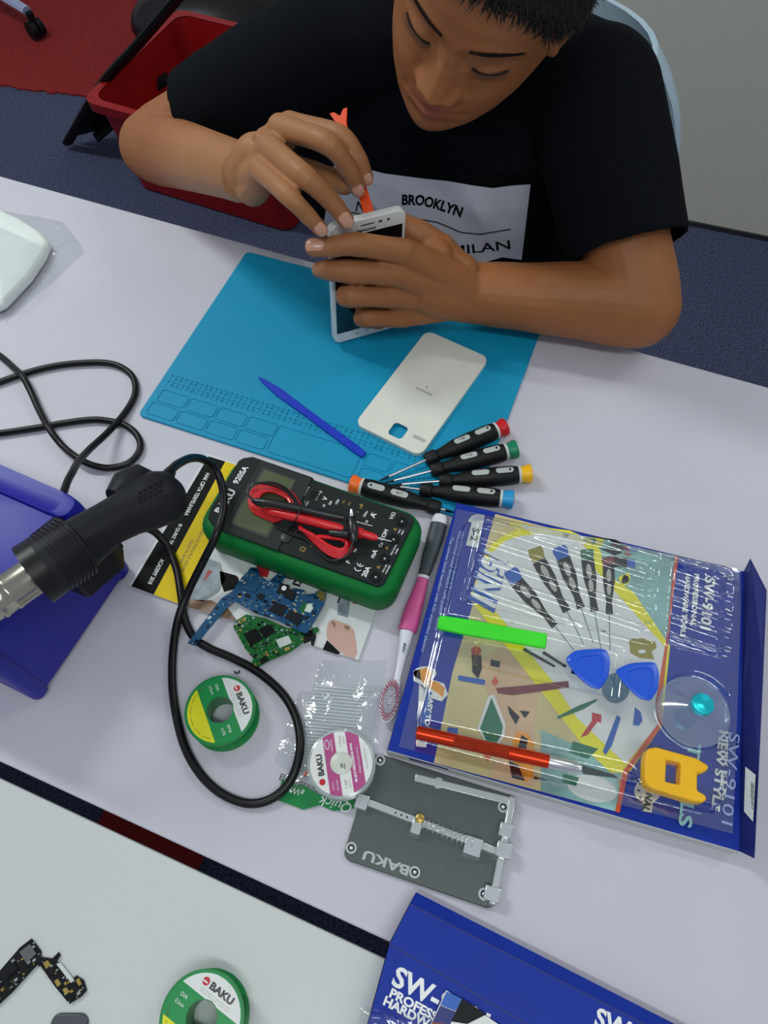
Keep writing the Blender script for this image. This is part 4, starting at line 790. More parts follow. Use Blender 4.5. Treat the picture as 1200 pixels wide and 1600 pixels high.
# clear blister tray
mat('blister', (250, 252, 252), .09, spec=1.7, kind='clear', bump=.35, bscale=45); BZ = .024
bc = V((.1487, .2080, TZ + cz + .001)); FB = M.Translation(bc) @ M.Rotation(-.255, 4, 'Z'); BL, BW = .245, .212; IB = FB.inverted()
def loc(u, v, z_): p = IB @ P(u, v, z_); return p.x, p.y
feats = []
def sst(e0, e1, x): t_ = max(0, min(1, (x - e0) / (e1 - e0))); return t_ * t_ * (3 - 2 * t_)
spots = {'cup': loc(1082, 1112, .035), 'mag': loc(1055, 1215, .035), 'p1': loc(918, 1045, .035), 'p2': loc(995, 1062, .035), 'gs': (loc(685, 975, .04), loc(853, 1003, .04)), 'kn': (loc(650, 1145, .04), loc(975, 1215, .04))}
def segd(p, a, b):
    ax, ay = a; bx, by = b; dx, dy = bx - ax, by - ay; t_ = max(0, min(1, ((p[0] - ax) * dx + (p[1] - ay) * dy) / (dx * dx + dy * dy))); return sqrt((p[0] - ax - t_ * dx) ** 2 + (p[1] - ay - t_ * dy) ** 2)
def bh(x, y):
    # distance inside a rounded rectangle
    r = .014; qx, qy = abs(x) - (BL / 2 - .004 - r), abs(y) - (BW / 2 - .004 - r); d = -(sqrt(max(qx, 0) ** 2 + max(qy, 0) ** 2) + min(max(qx, qy), 0) - r)
    h = BZ * sst(0, .005, d)
    if d > .006:
        # shallow ribs and stepped pockets
        g = 0
        for (x0, y0, x1, y1, dep) in ((-.105, .012, .045, .090, .006), (-.085, -.040, .03, .004, .008), (.062, .015, .106, .090, .006), (-.085, .02, -.03, .05, .003), (.01, .03, .05, .08, .003)):
            e = min(x - x0, x1 - x, y - y0, y1 - y); g = max(g, dep * sst(0, .003, e))
        h -= g
        k = y * .9 + x * .10; rb = abs(((k / .0145) % 1) - .5) * 2
        if -.10 < x < .05 and y > .012 or x > .062 and y > .015: h += .0038 * sst(.55, .92, rb)
        for (c_, r0, dep) in ((spots['cup'], .031, .004),):
            e = sqrt((x - c_[0]) ** 2 + (y - c_[1]) ** 2); h = h - dep * sst(r0, r0 - .003, e)
        e = segd((x, y), *spots['gs']); h = min(h, BZ - .006 * sst(.010, .006, e)) if e < .012 else h
        e = segd((x, y), *spots['kn']); h = min(h, BZ - .008 * sst(.011, .006, e)) if e < .013 else h
    # fluted foot of the outer wall
    if 0 < d < .005: h *= 1
    return h
NX, NY = 200, 176; mb = MB('blister', FB); vs = []
for j in range(NY + 1):
    for i in range(NX + 1):
        x, y = (i / NX - .5) * (BL + .010), (j / NY - .5) * (BW + .010); vs.append((x, y, bh(x, y) + .0004))
mb.add(vs, [(j * (NX + 1) + i, j * (NX + 1) + i + 1, (j + 1) * (NX + 1) + i + 1, (j + 1) * (NX + 1) + i) for j in range(NY) for i in range(NX)])
tag(mb.build('blister_tray', loc=bc, ang=80), 'clear moulded plastic blister tray lying on the printed tool set card', 'plastic tray')
bt = cz + .001 + BZ    # top of the tray above the table
# things in the tray
mat('lime', (60, 226, 40), .4, spec=.5); mb = MB('lime'); a, b = P(684, 974, bt - .004), P(853, 1004, bt - .004)
bar_between(mb, a, b, [(0, .0045), (.02, .0062), (.3, .0068), (.6, .0066), (1, .0064)], .0045)
tag(mb.build('pry_stick', loc=(a + b) / 2, bevel=.0012), 'bright green flat plastic pry bar lying in the clear tray', 'pry tool')
mat('knife_red', (216, 58, 26), .28, .75, var=.03); mat('knife_knurl', (200, 60, 30), .35, .7, bump=1.5, bscale=1500); mat('blade', (110, 120, 120), .25, .9)
kn = thing('craft_knife', 'orange red metal craft knife with silver collar lying along the clear tray', 'knife', P(760, 1170, bt - .002))
kz = bt + .001; ka, kb = P(650, 1144, kz), P(857, 1190, kz); kx = (kb - ka).normalized(); KL = (kb - ka).length; kr = .0052
mb = MB('knife_red'); mb.lathe([(0, kr * .7), (.001, kr), (KL * .28, kr), (KL * .29, kr * .96)], ka, kx, 24); mb.build('handle', kn); mb = MB('knife_red'); mb.lathe([(KL * .70, kr * .96), (KL * .71, kr), (KL, kr)], ka, kx, 24); mb.build('front_sleeve', kn)
mb = MB('knife_knurl'); mb.lathe([(KL * .285, kr * .97), (KL * .705, kr * .97)], ka, kx, 24); mb.build('knurled_grip', kn)
mb = MB('steel'); mb.lathe([(KL, kr * .88), (KL + .018, kr * .85), (KL + .019, kr * .7), (KL + .024, kr * .62)], ka, kx, 24); mb.build('collar', kn)
mb = MB('blade'); e = ka + kx * (KL + .022); s_ = kx.cross(V((0, 0, 1))); mb.prism([e - s_ * .003, e + kx * .026 - s_ * .001, e + kx * .030 + s_ * .001, e + kx * .004 + s_ * .0035], .0006); mb.build('blade', kn, smooth=False)
mat('pick_blue', (18, 84, 214), .3, spec=.6)
def pick(pts, c_, label, z_):
    w_ = [P(u, v, z_) for u, v in pts]; c0 = pmid(*w_); n = len(w_); ctrl = []
    for i in range(n):      # round the corners
        a, b, c1 = w_[i - 1], w_[i], w_[(i + 1) % n]
        for t_ in (0, .25, .5, .75, 1):
            p0, p2 = b.lerp(a, .3), b.lerp(c1, .3); ctrl.append((1 - t_) ** 2 * p0 + 2 * t_ * (1 - t_) * b + t_ * t_ * p2)
    mb = MB('pick_blue'); R_ = lambda f, dz: [c0 + (p - c0) * f + V((0, 0, dz)) for p in ctrl]
    mb.loft([R_(.97, 0), R_(1, .0004), R_(.97, .0012), R_(.80, .0020), R_(.62, .0020), R_(.60, .0014), R_(.3, .0014)]); tag(mb.build('guitar_pick', loc=c0), label, 'pick', 'blue opening picks in the tray')
pick([(882, 1030), (898, 1016), (946, 1013), (954, 1030), (951, 1058), (937, 1078), (922, 1074), (900, 1056)], 0, 'blue triangular opening pick in the clear tray, the left one of two', bt + .0005)
pick([(960, 1047), (985, 1036), (1024, 1034), (1030, 1052), (1028, 1078), (1016, 1096), (998, 1092), (972, 1066)], 0, 'blue triangular opening pick in the clear tray, the one nearer the suction cup', bt + .0005)
mat('cup_clear', (235, 242, 248), .1, spec=.9, kind='clear', alpha=.10); mat('knob_cyan', (30, 200, 215), .25, .6)
sc_ = P(1083, 1112, bt - .003); su = thing('suction_cup', 'clear suction cup with a cyan metal knob in the tray', 'suction cup', sc_)
mb = MB('cup_clear'); mb.lathe([(0, .0270), (.0008, .0275), (.002, .026), (.006, .020), (.010, .012), (.012, .008), (.018, .0065), (.019, .004)], sc_, n=48); mb.build('cup', su)
mb = MB('knob_cyan'); mb.lathe([(.017, .0050), (.018, .0082), (.0225, .0082), (.0232, .0074), (.0225, .0045), (.0215, .001)], sc_, n=40); mb.build('knob', su)
mat('magnet_yellow', (246, 184, 10), .45, spec=.45)
mz0 = bt - .004; hM = .013; MO = [(1008, 1180), (1013, 1169), (1026, 1167), (1088, 1184), (1098, 1190), (1108, 1196), (1106, 1204), (1096, 1208), (1090, 1207), (1090, 1235), (1103, 1242), (1105, 1250), (1098, 1254), (1082, 1252), (1020, 1233), (1010, 1226), (1007, 1215)]
MI = [(1042, 1187), (1064, 1192), (1063, 1226), (1040, 1221)]
def mring_(L, z_): return [P(u, v, z_) for u, v in L]
mg = MB('magnet_yellow'); zt_ = mz0 + hM
bm = bmesh.new()
from mathutils.geometry import delaunay_2d_cdt
o_ = mring_(MO, zt_); i_ = mring_(MI, zt_); allp = o_ + i_; no, ni = len(o_), len(i_)
edges = [(k, (k + 1) % no) for k in range(no)] + [(no + k, no + (k + 1) % ni) for k in range(ni)]
vo, ed, fc, *_r = delaunay_2d_cdt([V((p.x, p.y)) for p in allp], edges, [], 0, 1e-7)
def inh(f):
    cx = sum(vo[k].x for k in f) / len(f); cy = sum(vo[k].y for k in f) / len(f)
    return inpoly(cx, cy, [(p.x, p.y) for p in o_]) and not inpoly(cx, cy, [(p.x, p.y) for p in i_])
fc = [f for f in fc if inh(f)]; n = len(vo); base = TZ + mz0
vs = [(p.x, p.y, base + hM) for p in vo] + [(p.x, p.y, base) for p in vo]; fs_ = [tuple(f) for f in fc] + [tuple(n + k for k in reversed(f)) for f in fc]
fs_ += [(a, b, n + b, n + a) for a, b in edges]
mg.add(vs, fs_); tag(mg.build('screwdriver_magnetizer', loc=P(1055, 1212, mz0), bevel=.0018, rec=True, seg=3), 'bright yellow plastic screwdriver magnetizer block with a square hole', 'magnetizer')
# ---------------- blue box at the bottom ----------------
lb_ = thing('tool_box_lid', 'blue cardboard tool set lid lying across both tables at the bottom edge', 'box', P(800, 1530, 0))
z1 = .022; mb = MB('box_blue')
a0, a1 = P(650, 1394, z1 - .006), P(1300, 1725, z1 - .006)       # back rim
b0, b1 = P(640, 1412, z1), P(1290, 1745, z1); c0_, c1_ = P(608, 1474, z1), P(1240, 1845, z1); d0, d1 = P(578, 1580, z1), P(560, 1650, z1); d1b = P(1180, 1960, z1)
mb.prism([a0, a1, b1, b0], (0, 0, -.0006)); mb.prism([b0, b1, c1_, c0_], (0, 0, -.0006)); mb.prism([c0_, c1_, d1b, d1], (0, 0, -.0006)); mb.m = 'box_blue_dark'
g = lambda p: V((p.x, p.y, TZ + .0006)); mb.prism([a0, a1, g(a1), g(a0)], (0, -.0005, 0)); mb.prism([a0, b0, c0_, d1, g(d1), g(c0_), g(b0), g(a0)], (.0005, 0, 0)); mb.prism([g(a0), g(a1), g(d1b), g(d1)], .0005)
for p, q in ((b0, b1), (c0_, c1_)):
    n_ = (q - p).normalized(); n_ = V((-n_.y, n_.x, 0)); mb.poly([p + n_ * .0004, q + n_ * .0004, q - n_ * .0004, p - n_ * .0004], .0003)
mb.build('panel', lb_, smooth=False)
mb = MB('white_ink'); dr = P(700, 1562, z1) - P(625, 1522, z1)
mb.text('SW-9101', P(688, 1562, z1 + .0004), dr, .0130, .068, bold=.03); mb.text('PROFESSIONAL', P(676, 1586, z1 + .0004), dr, .0058, .062, bold=.04); mb.text('HARDWARE TOOLS', P(684, 1608, z1 + .0004), dr, .0058, .078, bold=.04)
mb.text('SW-9101', P(995, 1618, z1 + .0004), P(1040, 1622, z1) - P(960, 1585, z1), .012, .055, bold=.03); mb.build('lettering', lb_, smooth=False)
mb = MB('art_white'); z2 = z1 + .003
mb.prism([P(697, 1547, z2), P(840, 1640, z2), P(800, 1700, z2), P(655, 1640, z2)], .0006); mb.m = 'art_dark'; mb.poly([P(u, v, z2 + .0008) for u, v in ((722, 1560), (760, 1585), (730, 1600), (705, 1596))]); mb.m = 'art_blue'; mb.poly([P(u, v, z2 + .0008) for u, v in ((698, 1549), (722, 1561), (712, 1580), (688, 1570))]); mb.m = 'box_blue_dark'; mb.poly([P(u, v, z2 + .0008) for u, v in ((688, 1571), (712, 1581), (703, 1602), (675, 1598))])
mb.m = 'art_maroon'; mb.poly([P(u, v, z2 + .0008) for u, v in ((676, 1596), (730, 1606), (728, 1610), (674, 1600))])
mb.m = 'art_white'; mb.build('instruction_card', None, smooth=False, loc=P(740, 1620, z2)); tag(bpy.data.objects['instruction_card'], 'small printed picture card lying on the blue lid at the bottom edge', 'card')
tag(film('plastic_film', '', '', [(560, 1572), (690, 1588), (690, 1680), (540, 1680)], .024, .002, 50, 40, 6.2, None, amp=.004), 'loose clear plastic film over the lower left corner of the blue lid', 'plastic film')
# ---------------- hot air station, gun, cables ----------------
mat('station_blue', (20, 18, 150), .42, spec=.45, var=.03); mat('nozzle_steel', (180, 176, 160), .22, 1.0, var=.05)
c1 = V((-.305, .174, TZ)); dr = V((.42, .907, 0)).normalized(); dl = V((-.90, .42, 0)).normalized(); dl = V((-dr.y, dr.x, 0)); SL, SWd, SH = .140, .26, .12
st_ = thing('hot_air_station', 'dark blue hot air soldering station at the left edge under the black gun', 'soldering station', c1 + dr * SL / 2 + dl * SWd / 2)
fr = M((dr, dl, V((0, 0, 1)))).transposed().to_4x4(); fr.translation = c1
mb = MB('station_blue', fr); mb.loft([[(x, y, z_) for x, y in rr(SL + 2 * g, SWd + 2 * g, .016, 6, SL / 2, SWd / 2)] for z_, g in ((.006, 0), (.104, 0), (.113, -.002), (.118, -.006), (.12, -.013))]); mb.build('housing', st_)
mb = MB('station_blue', fr); mb.loft([[(x, y, z_) for x, y in rr(.020, SWd + 2 * g, .009, 6, SL - .012, SWd / 2)] for z_, g in ((.006, .003), (.108, .003), (.117, .001), (.1225, -.004), (.1235, -.012))]); mb.build('end_panel', st_)
mb = MB('station_blue', fr); mb.loft([[(x, y, z_) for x, y in rr(.016, SWd + 2 * g, .007, 6, .008, SWd / 2)] for z_, g in ((.006, .003), (.108, .003), (.117, .001), (.1225, -.004), (.1235, -.012))]); mb.build('end_panel', st_)
for i in (.02, SL - .02):
    for j in (.03, SWd - .03): mb = MB('black_rubber', fr); mb.rod((i, j, 0), (i, j, .006), .008); mb.build('foot', st_)
mb = MB('black_plastic'); ZC = .105
mb.prism([P(u, v, .085) for u, v in ((100, 900), (128, 868), (150, 850), (178, 848), (194, 858), (196, 888), (140, 936), (98, 918))], .050); mb.prism([P(u, v, .127) for u, v in ((178, 842), (196, 855), (190, 862), (174, 850))], .012); mb.build('gun_cradle', st_, bevel=.004)
mb = MB('black_plastic'); mb.prism([P(u, v, .119) for u, v in ((52, 845), (95, 812), (110, 822), (68, 858))], .01); mb.build('cradle_bracket', st_, bevel=.003)
mat('gun_black', (24, 26, 31), .5, spec=.25, var=.1); hg = thing('hot_air_gun', 'black hot air gun with steel nozzle resting across the blue station', 'hot air gun', P(150, 840, .13))
gz = .158
pth = [P(57, 895, gz), P(75, 883, gz), P(122, 852, gz - .004), P(124, 851, gz - .004), P(170, 818, gz - .009), P(200, 802, gz - .014), P(228, 788, gz - .018), P(252, 777, gz - .022), P(268, 770, gz - .025), P(275, 766, gz - .027)]
mb = MB('gun_black'); mb.tube(pth, [.0225, .023, .0225, .0195, .0165, .0175, .0205, .0215, .018, .011], 24); mb.build('body', hg)
mb = MB('black_rubber')
for k in range(7): p0 = pth[1].lerp(pth[2], .1 + k * .13); p1 = pth[1].lerp(pth[2], .1 + k * .13 + .05); mb.rod(p0, p1, .0237, n=28)
mb.build('heat_ribs', hg)
mb = MB('black_rubber'); p0, p1 = P(52, 899, gz), P(58, 895, gz); n_ = 32
ax_ = (p1 - p0).normalized(); x_ = ax_.orthogonal().normalized(); y_ = ax_.cross(x_)
cr = lambda c_, r: [c_ + (x_ * cos(i * 2 * pi / n_) + y_ * sin(i * 2 * pi / n_)) * r for i in range(n_)]
pm = P(75, 883, gz); mb.loft([cr(pm, .023), cr(p0, .0235), cr(p0, .0205), cr(pm, .0195)], closed=True, cap=False); mb.build('nozzle_guard', hg)
mb = MB('nozzle_steel'); e0, e1 = P(80, 880, gz), P(-60, 977, gz); nx = (e1 - e0); NL = nx.length; nx.normalize()
mb.lathe([(0, .0135), (.030, .0135), (.031, .0140), (.033, .0140), (.034, .0132), (.040, .0132), (.041, .0137), (.043, .0137), (.044, .0125), (NL, .0120)], e0, nx, 40); mb.build('nozzle', hg)
mb = MB('gun_black'); mb.tube([P(178, 778, gz - .012), P(196, 764, gz - .016), P(222, 752, gz - .022), P(236, 750, gz - .026)], [.008, .014, .014, .008], 16); mb.build('trigger_housing', hg)
mb = MB('print_black')
for i in range(5):
    for j in range(3):
        u, v = 216 + i * 8 - j * 1, 770 - i * 4.4 + j * 7
        p = P(u, v, gz + .004 - .0022 * i); q = RC.transposed() @ V((0, 0, 1))
body = bpy.data.objects['body']
def surf(ob, u, v, off=.0006):
    """point on the surface of a mesh that lies on the sight line"""
    mw = ob.matrix_world.copy(); o2 = ob; Lc = V((0, 0, 0))
    while o2: Lc = Lc + o2.location; o2 = o2.parent
    if ob.name not in _bvh: _bvh[ob.name] = BVHTree.FromPolygons([x.co + Lc for x in ob.data.vertices], [tuple(p.vertices) for p in ob.data.polygons])
    d = (P(u, v, 0) - CAM).normalized(); h = _bvh[ob.name].ray_cast(CAM, d); return (h[0] + h[1] * (off if h[1].dot(d) < 0 else -off), h[1]) if h[0] is not None else (None, None)
_bvh = {}
gbody = [o for o in hg.children if o.name.startswith('body')][0]
for i in range(5):
    for j in range(3):
        u, v = 216 + i * 8, 770 - i * 4.4 + j * 7.5; q = [surf(gbody, u + a, v + b, .0004)[0] for a, b in ((0, 0), (5, -2.6), (6, 0), (1, 2.6))]
        if all(q): mb.poly(q)
mb.build('vent_slots', hg, smooth=False)
def cable(name, label, pts, r=.0036, cat='cable'):
    mb = MB('black_rubber'); pp = [P(u, v, z_) for u, v, z_ in pts]; mb.tube(sm_path(pp, 10), r, 14); return tag(mb.build(name, loc=pp[len(pp) // 2]), label, cat)
cz_ = .0038
cable('gun_cable', 'thick black cable looping from the hot air gun over the multimeter, around the green spool', [(262, 745, .136), (266, 736, .132), (278, 725, .120), (298, 716, .100), (318, 718, .080), (336, 733, .064), (347, 760, .056), (349, 795, .053), (338, 835, .050), (316, 880, .034), (294, 925, .016), (279, 965, .008), (271, 1010, .0045), (269, 1060, cz_), (274, 1110, cz_), (288, 1165, cz_), (312, 1208, cz_), (345, 1239, cz_), (385, 1255, cz_), (420, 1250, cz_ + .001), (448, 1228, cz_ + .003), (464, 1195, cz_ + .006), (469, 1155, cz_ + .006), (460, 1115, cz_ + .003), (438, 1080, cz_), (400, 1048, cz_), (360, 1027, cz_), (325, 1012, cz_), (302, 995, cz_), (288, 965, cz_ + .002), (283, 930, cz_ + .004), (276, 890, cz_ + .004), (262, 855, .010), (240, 830, .020), (215, 825, .03), (190, 832, .035)])
mb = MB('black_rubber'); mb.tube([P(256, 752, .137), P(262, 744, .136), P(266, 737, .132)], [.0065, .0055, .0045], 14); mb.build('strain_relief', hg)
cable('power_cable', 'black cable rising from the back of the blue station and curling to the left edge', [(96, 782, .085), (101, 765, .080), (106, 751, .074), (113, 738, .066), (122, 722, .05), (140, 702, .03), (168, 676, .013), (196, 644, .0045), (211, 615, cz_), (208, 590, cz_), (190, 574, cz_), (165, 567, cz_), (130, 567, cz_), (90, 571, cz_), (50, 580, cz_), (10, 593, cz_), (-40, 612, cz_)], .0034)
z8 = cz_ + .0035
cable('power_cable', 'second black cable crossing the first one, ending at the left edge', [(-40, 530, cz_), (0, 556, cz_), (22, 575, cz_ + .003), (35, 588, z8 + .003), (48, 612, z8), (62, 643, z8), (78, 672, z8 + .003), (98, 697, z8), (122, 716, z8 + .003), (145, 727, z8), (172, 731, cz_), (200, 724, cz_), (216, 708, cz_), (219, 692, cz_), (210, 675, cz_), (192, 663, cz_), (165, 657, cz_), (140, 656, cz_), (100, 661, cz_), (60, 668, cz_), (0, 677, cz_), (-40, 681, cz_)], .0034)
mb = MB('black_rubber'); wire(mb, [(366, 1049, .001), (370, 1052, .0016), (374, 1050, .001), (373, 1048, .0008)], .0006); tag(mb.build('wire_scrap', loc=P(370, 1051, 0)), 'tiny curled black wire scrap above the green spool', 'wire scrap')
# ---------------- phone in the boy's hand ----------------
def up(x, y, z): return V((x, y, z + TZ))
bl, br_, tl, tr = up(-.06769, .55675, .0035), up(-.00058, .5800, .0035), up(-.06212, .56456, .1506), up(.00436, .59693, .1408)
px_ = ((br_ - bl).normalized() + (tr - tl).normalized()).normalized(); py_ = (tl - bl); py_ = (py_ - px_ * py_.dot(px_)).normalized(); pn_ = px_.cross(py_)
if pn_.y > 0: pn_ = -pn_
PW, PH = .0765, .1475; PF = M((px_, py_, pn_)).transposed().to_4x4(); PF.translation = bl
def Q(u, v, d):
    """point d in front of the phone's screen plane on the sight line"""
    r = (P(u, v, 0) - CAM).normalized(); o = bl + pn_ * d; t = (o - CAM).dot(pn_) / r.dot(pn_); return CAM + r * t
# lowest corner rests on the mat
low = min((PF @ V((x, y, z_))).z for x in (0, PW) for y in (0, PH) for z_ in (0, -.0085)); PF.translation = PF.translation + V((0, 0, TZ + MZ + .0003 - low))
mat('phone_white', (224, 226, 222), .25, spec=.6, var=.02); mat('screen_black', (10, 14, 18), .05, spec=.6, var=0, coat=.6); mat('phone_dark', (50, 52, 54), .4, .3)
ph_ = thing('smartphone', 'white smartphone with black screen held upright on the mat in both hands', 'smartphone', PF.translation)
mb = MB('phone_white', PF); mb.prism([(x, y, -.0085) for x, y in rr(PW, PH, .008, 6, PW / 2, PH / 2)], .0085); mb.build('body', ph_, bevel=.0012)
mb = MB('phone_dark', PF); mb.prism([(x, y, -.0092) for x, y in rr(PW - .005, PH - .005, .006, 6, PW / 2, PH / 2)], .0008); mb.build('inner_back', ph_)
mb = MB('screen_black', PF); mb.prism([(x, y, .0001) for x, y in rr(PW - .0068, PH - .029, .0005, 2, PW / 2, PH / 2 - .0005)], .0003); mb.build('screen', ph_, smooth=False)
mb = MB('logo_dark', PF); sx_, sy_, sz_ = px_, py_, pn_
mb.T = M.Identity(4); mb.text('lenovo', PF @ V((PW / 2 - .002, PH - .0115, .0004)), px_, .0034, .019, up=pn_, bold=.03)
mb.T = PF; mb.prism([(x, y, .0001) for x, y in rr(.014, .0011, .0005, 3, PW / 2 - .001, PH - .0065)], .0002); mb.prism([(x, y, .0001) for x, y in rr(.0035, .0022, .0003, 2, PW / 2 + .012, PH - .0065)], .0002); mb.prism([(x, y, .0001) for x, y in rr(.0026, .0026, .0012, 4, PW / 2 + .020, PH - .0065)], .0002)
mb.build('logo_and_sensors', ph_, smooth=False)
mb = MB('ink_faint', PF)
for k in (-.012, 0, .012): mb.prism([(x, y, .0001) for x, y in rr(.003, .002, .0008, 2, PW / 2 + k, .0075)], .00015)
mb.build('touch_keys', ph_, smooth=False)
# orange opening tool
mat('tool_orange', (252, 84, 28), .4, spec=.5)
t0 = PF @ V((.043, PH - .004, -.0095)); t1 = P(531, 180, .184); td_ = (t1 - t0).normalized(); sd_ = td_.cross((CAM - t0).normalized()).normalized(); nn = sd_.cross(td_); TLn = (t1 - t0).length
mb = MB('tool_orange', M((td_, sd_, nn)).transposed().to_4x4()); mb.T.translation = t0
w_ = .0050; L_ = TLn
mb.prism([(-.004, -w_ * .8, 0), (.004, -w_, 0), (L_ - .012, -w_ * .8, 0), (L_ + .004, -w_ * 1.8, 0), (L_ + .004, -w_ * .9, 0), (L_ - .002, 0, 0), (L_ + .004, w_ * .9, 0), (L_ + .004, w_ * 1.8, 0), (L_ - .012, w_ * .8, 0), (.004, w_, 0), (-.004, w_ * .8, 0)], .0022)
tag(mb.build('opening_tool', loc=t0, bevel=.0007), 'bright orange plastic opening tool with fishtail end pinched in the right hand', 'pry tool')
# ---------------- the boy ----------------
HM = M(((.816, .078, -.573), (-.478, -.467, -.744), (-.325, .881, -.343))).to_4x4()
hx_ = V((.8866, -.3103, -.3429)).normalized(); hy_ = V((.206, -.3988, .8936)); hy_ = (hy_ - hx_ * hy_.dot(hx_)).normalized(); hz_ = hx_.cross(hy_)
HM = M((hx_, hy_, hz_)).transposed().to_4x4(); HM.translation = up(.0465, .622, .2764); HM = HM @ M.Diagonal((1.050, .995, 1.003, 1))
HI = HM.inverted()
def lerp_tab(T_, y):
    for a, b in zip(T_, T_[1:]):
        if y >= b[0]:
            t = (y - b[0]) / (a[0] - b[0]); return [b[i] + (a[i] - b[i]) * t for i in range(1, len(a))]
    return list(T_[-1][1:])
HT = [(112, -85, -85, 2, -85), (110.5, -66, -108, 22, -85), (106, -48, -126, 38, -85), (98, -30, -146, 51, -85), (82, -12, -166, 63, -85), (60, -3, -177, 70, -85), (35, 3, -182, 73, -85), (10, 3, -180, 73, -85), (-10, 1, -172, 71, -82), (-30, -1, -158, 68, -76), (-50, 0, -138, 63, -68), (-70, 2, -115, 55, -58), (-85, 3, -95, 45, -48), (-96, 1, -75, 33, -38), (-103, -7, -55, 18, -30), (-106, -22, -35, 4, -28)]
def g2(x, y, cx, cy, sx, sy): return exp(-((x - cx) / sx) ** 2 - ((y - cy) / sy) ** 2)
def face_dz(x, y):
    d = 0; ax = abs(x)
    # nose ridge, bulb, wings
    if -54 < y < 20:
        hgt = 0
        pr = [(-54, 0), (-49, 4), (-44, 17), (-38, 23), (-30, 19), (-18, 12), (-6, 6.5), (6, 3), (20, 0)]
        for (y0, d0), (y1, d1) in zip(pr, pr[1:]):
            if y0 <= y <= y1: t = (y - y0) / (y1 - y0); t = t * t * (3 - 2 * t) * .5 + t * .5; hgt = d0 + (d1 - d0) * t
        wd = 7.5 + max(0, min(1, (-8 - y) / 28)) * 5.5
        d += hgt * exp(-(ax / wd) ** 2.4)
    d += 9.5 * g2(ax, y, 15.5, -42, 6.0, 6.0) - 4.0 * g2(ax, y, 21.5, -38, 3.0, 8)
    d -= 7.0 * g2(ax, y, 7.5, -49.5, 3.6, 2.6)       # nostrils
    # eyes: sockets, lids
    d -= 8.5 * g2(ax, y, 29, 1, 17, 11) + 2.5 * g2(ax, y, 15, 2, 6, 8)
    d += 10.0 * g2(ax, y, 31, -2.5, 13, 7.6)
    d -= 2.8 * g2(ax, y, 31, 6.5, 14, 1.9)           # lid fold
    d -= 2.2 * g2(ax, y, 31, -8.5, 12.5, 1.3)
    d += 1.2 * g2(ax, y, 31, -12.5, 12, 3)
    d += 3.2 * g2(ax, y, 26, 17, 20, 6)              # brows
    # mouth
    mb_ = 0
    d += 3.5 * g2(x, y, 0, -66, 26, 14)
    d += 5.0 * g2(x, y, 0, -60.2, 13, 3.6) - 1.0 * g2(x, y, 0, -59, 3.5, 2.4)
    d += 6.2 * g2(x, y, 0, -69.5, 12, 4.4)
    d -= 4.2 * g2(x, y, 0, -64.6, 17, 1.3)
    d -= 3.4 * g2(x, y, 0, -78, 16, 4.0)
    d -= 1.6 * g2(x, y, 0, -54, 3, 4)                # philtrum
    d -= 2.0 * g2(ax, y, 27, -65, 4, 5)
    d += 5.5 * g2(x, y, 0, -92, 17, 9)
    d += 4.5 * g2(ax, y, 40, -42, 20, 20)            # cheeks
    return d
def head_point(y, th, off=0.0, disp=True):
    zf, zb, w, zc = lerp_tab(HT, y); s_, c_ = sin(th), cos(th)
    x = w * s_; z_ = zc + ((zf - zc) if c_ > 0 else (zc - zb)) * c_
    if disp and c_ > 0: z_ += face_dz(x, y) * min(1, c_ * 2.5)
    n = V((s_ / max(w, 8), (y + 5) / 100 / max(w, 60) * .9, c_ / max(abs(zf - zc), 30))).normalized()
    return V((x, y, z_)) + n * off
def head_grid(mb, off=None, ny=120, nt=144):
    mb.T = HM; ys = [112 - (112 + 106) * (1 - cos(pi * j / ny)) / 2 for j in range(ny + 1)]; rings = []
    for y in ys[::-1]:
        ring = []
        for i in range(nt):
            th = i * 2 * pi / nt; ring.append(head_point(y, th, off(y, th) if off else 0) * .001)
        rings.append(ring)
    mb.loft(rings); mb.T = M.Identity(4)
def hl(x, y, z_): return HM @ (V((x, y, z_)) * .001)
sk = MB('skin'); mat('trousers', (40, 42, 50), .9); mat('tshirt_black', (14, 17, 22), .9, var=.15, vscale=500, bump=.4, bscale=900, spec=.08)
head_grid(sk)
# ears
for s_ in (1, -1):
    oe = [(0, -36, -80), (3, -30, -88), (7, -16, -97), (9, 0, -101), (8, 14, -98), (5, 20, -90), (2, 19, -82), (0, 12, -77)]
    sk.tube(sm_path([hl(s_ * (71 + a), b, c_) for a, b, c_ in oe], 5), [.0035] + [.0042] * (len(sm_path(oe, 5)) - 2) + [.003], 10)
    sk.tube([hl(s_ * 69, -28, -82), hl(s_ * 72, -10, -89), hl(s_ * 73, 6, -90), hl(s_ * 70, 14, -86)], [.006, .0095, .010, .006], 12, flat=.5, up=hx_)
    sk.sphere(hl(s_ * 71, -34, -80), .0062, 12); sk.tube([hl(s_ * 68, -12, -76), hl(s_ * 71.5, -16, -78), hl(s_ * 68, -22, -76)], .004, 8)
def bj(a, b, z_): p = V((sc.x, sc.y, 0)) + EX * a + SD * b; return V((p.x, p.y, z_))
C7 = bj(.026, .115, TZ + .165)
sk.tube([hl(0, -40, -95), hl(0, -75, -92), C7.lerp(hl(0, -90, -85), .35), C7 + V((0, 0, -.03))], [.054, .054, .058, .07], 24)
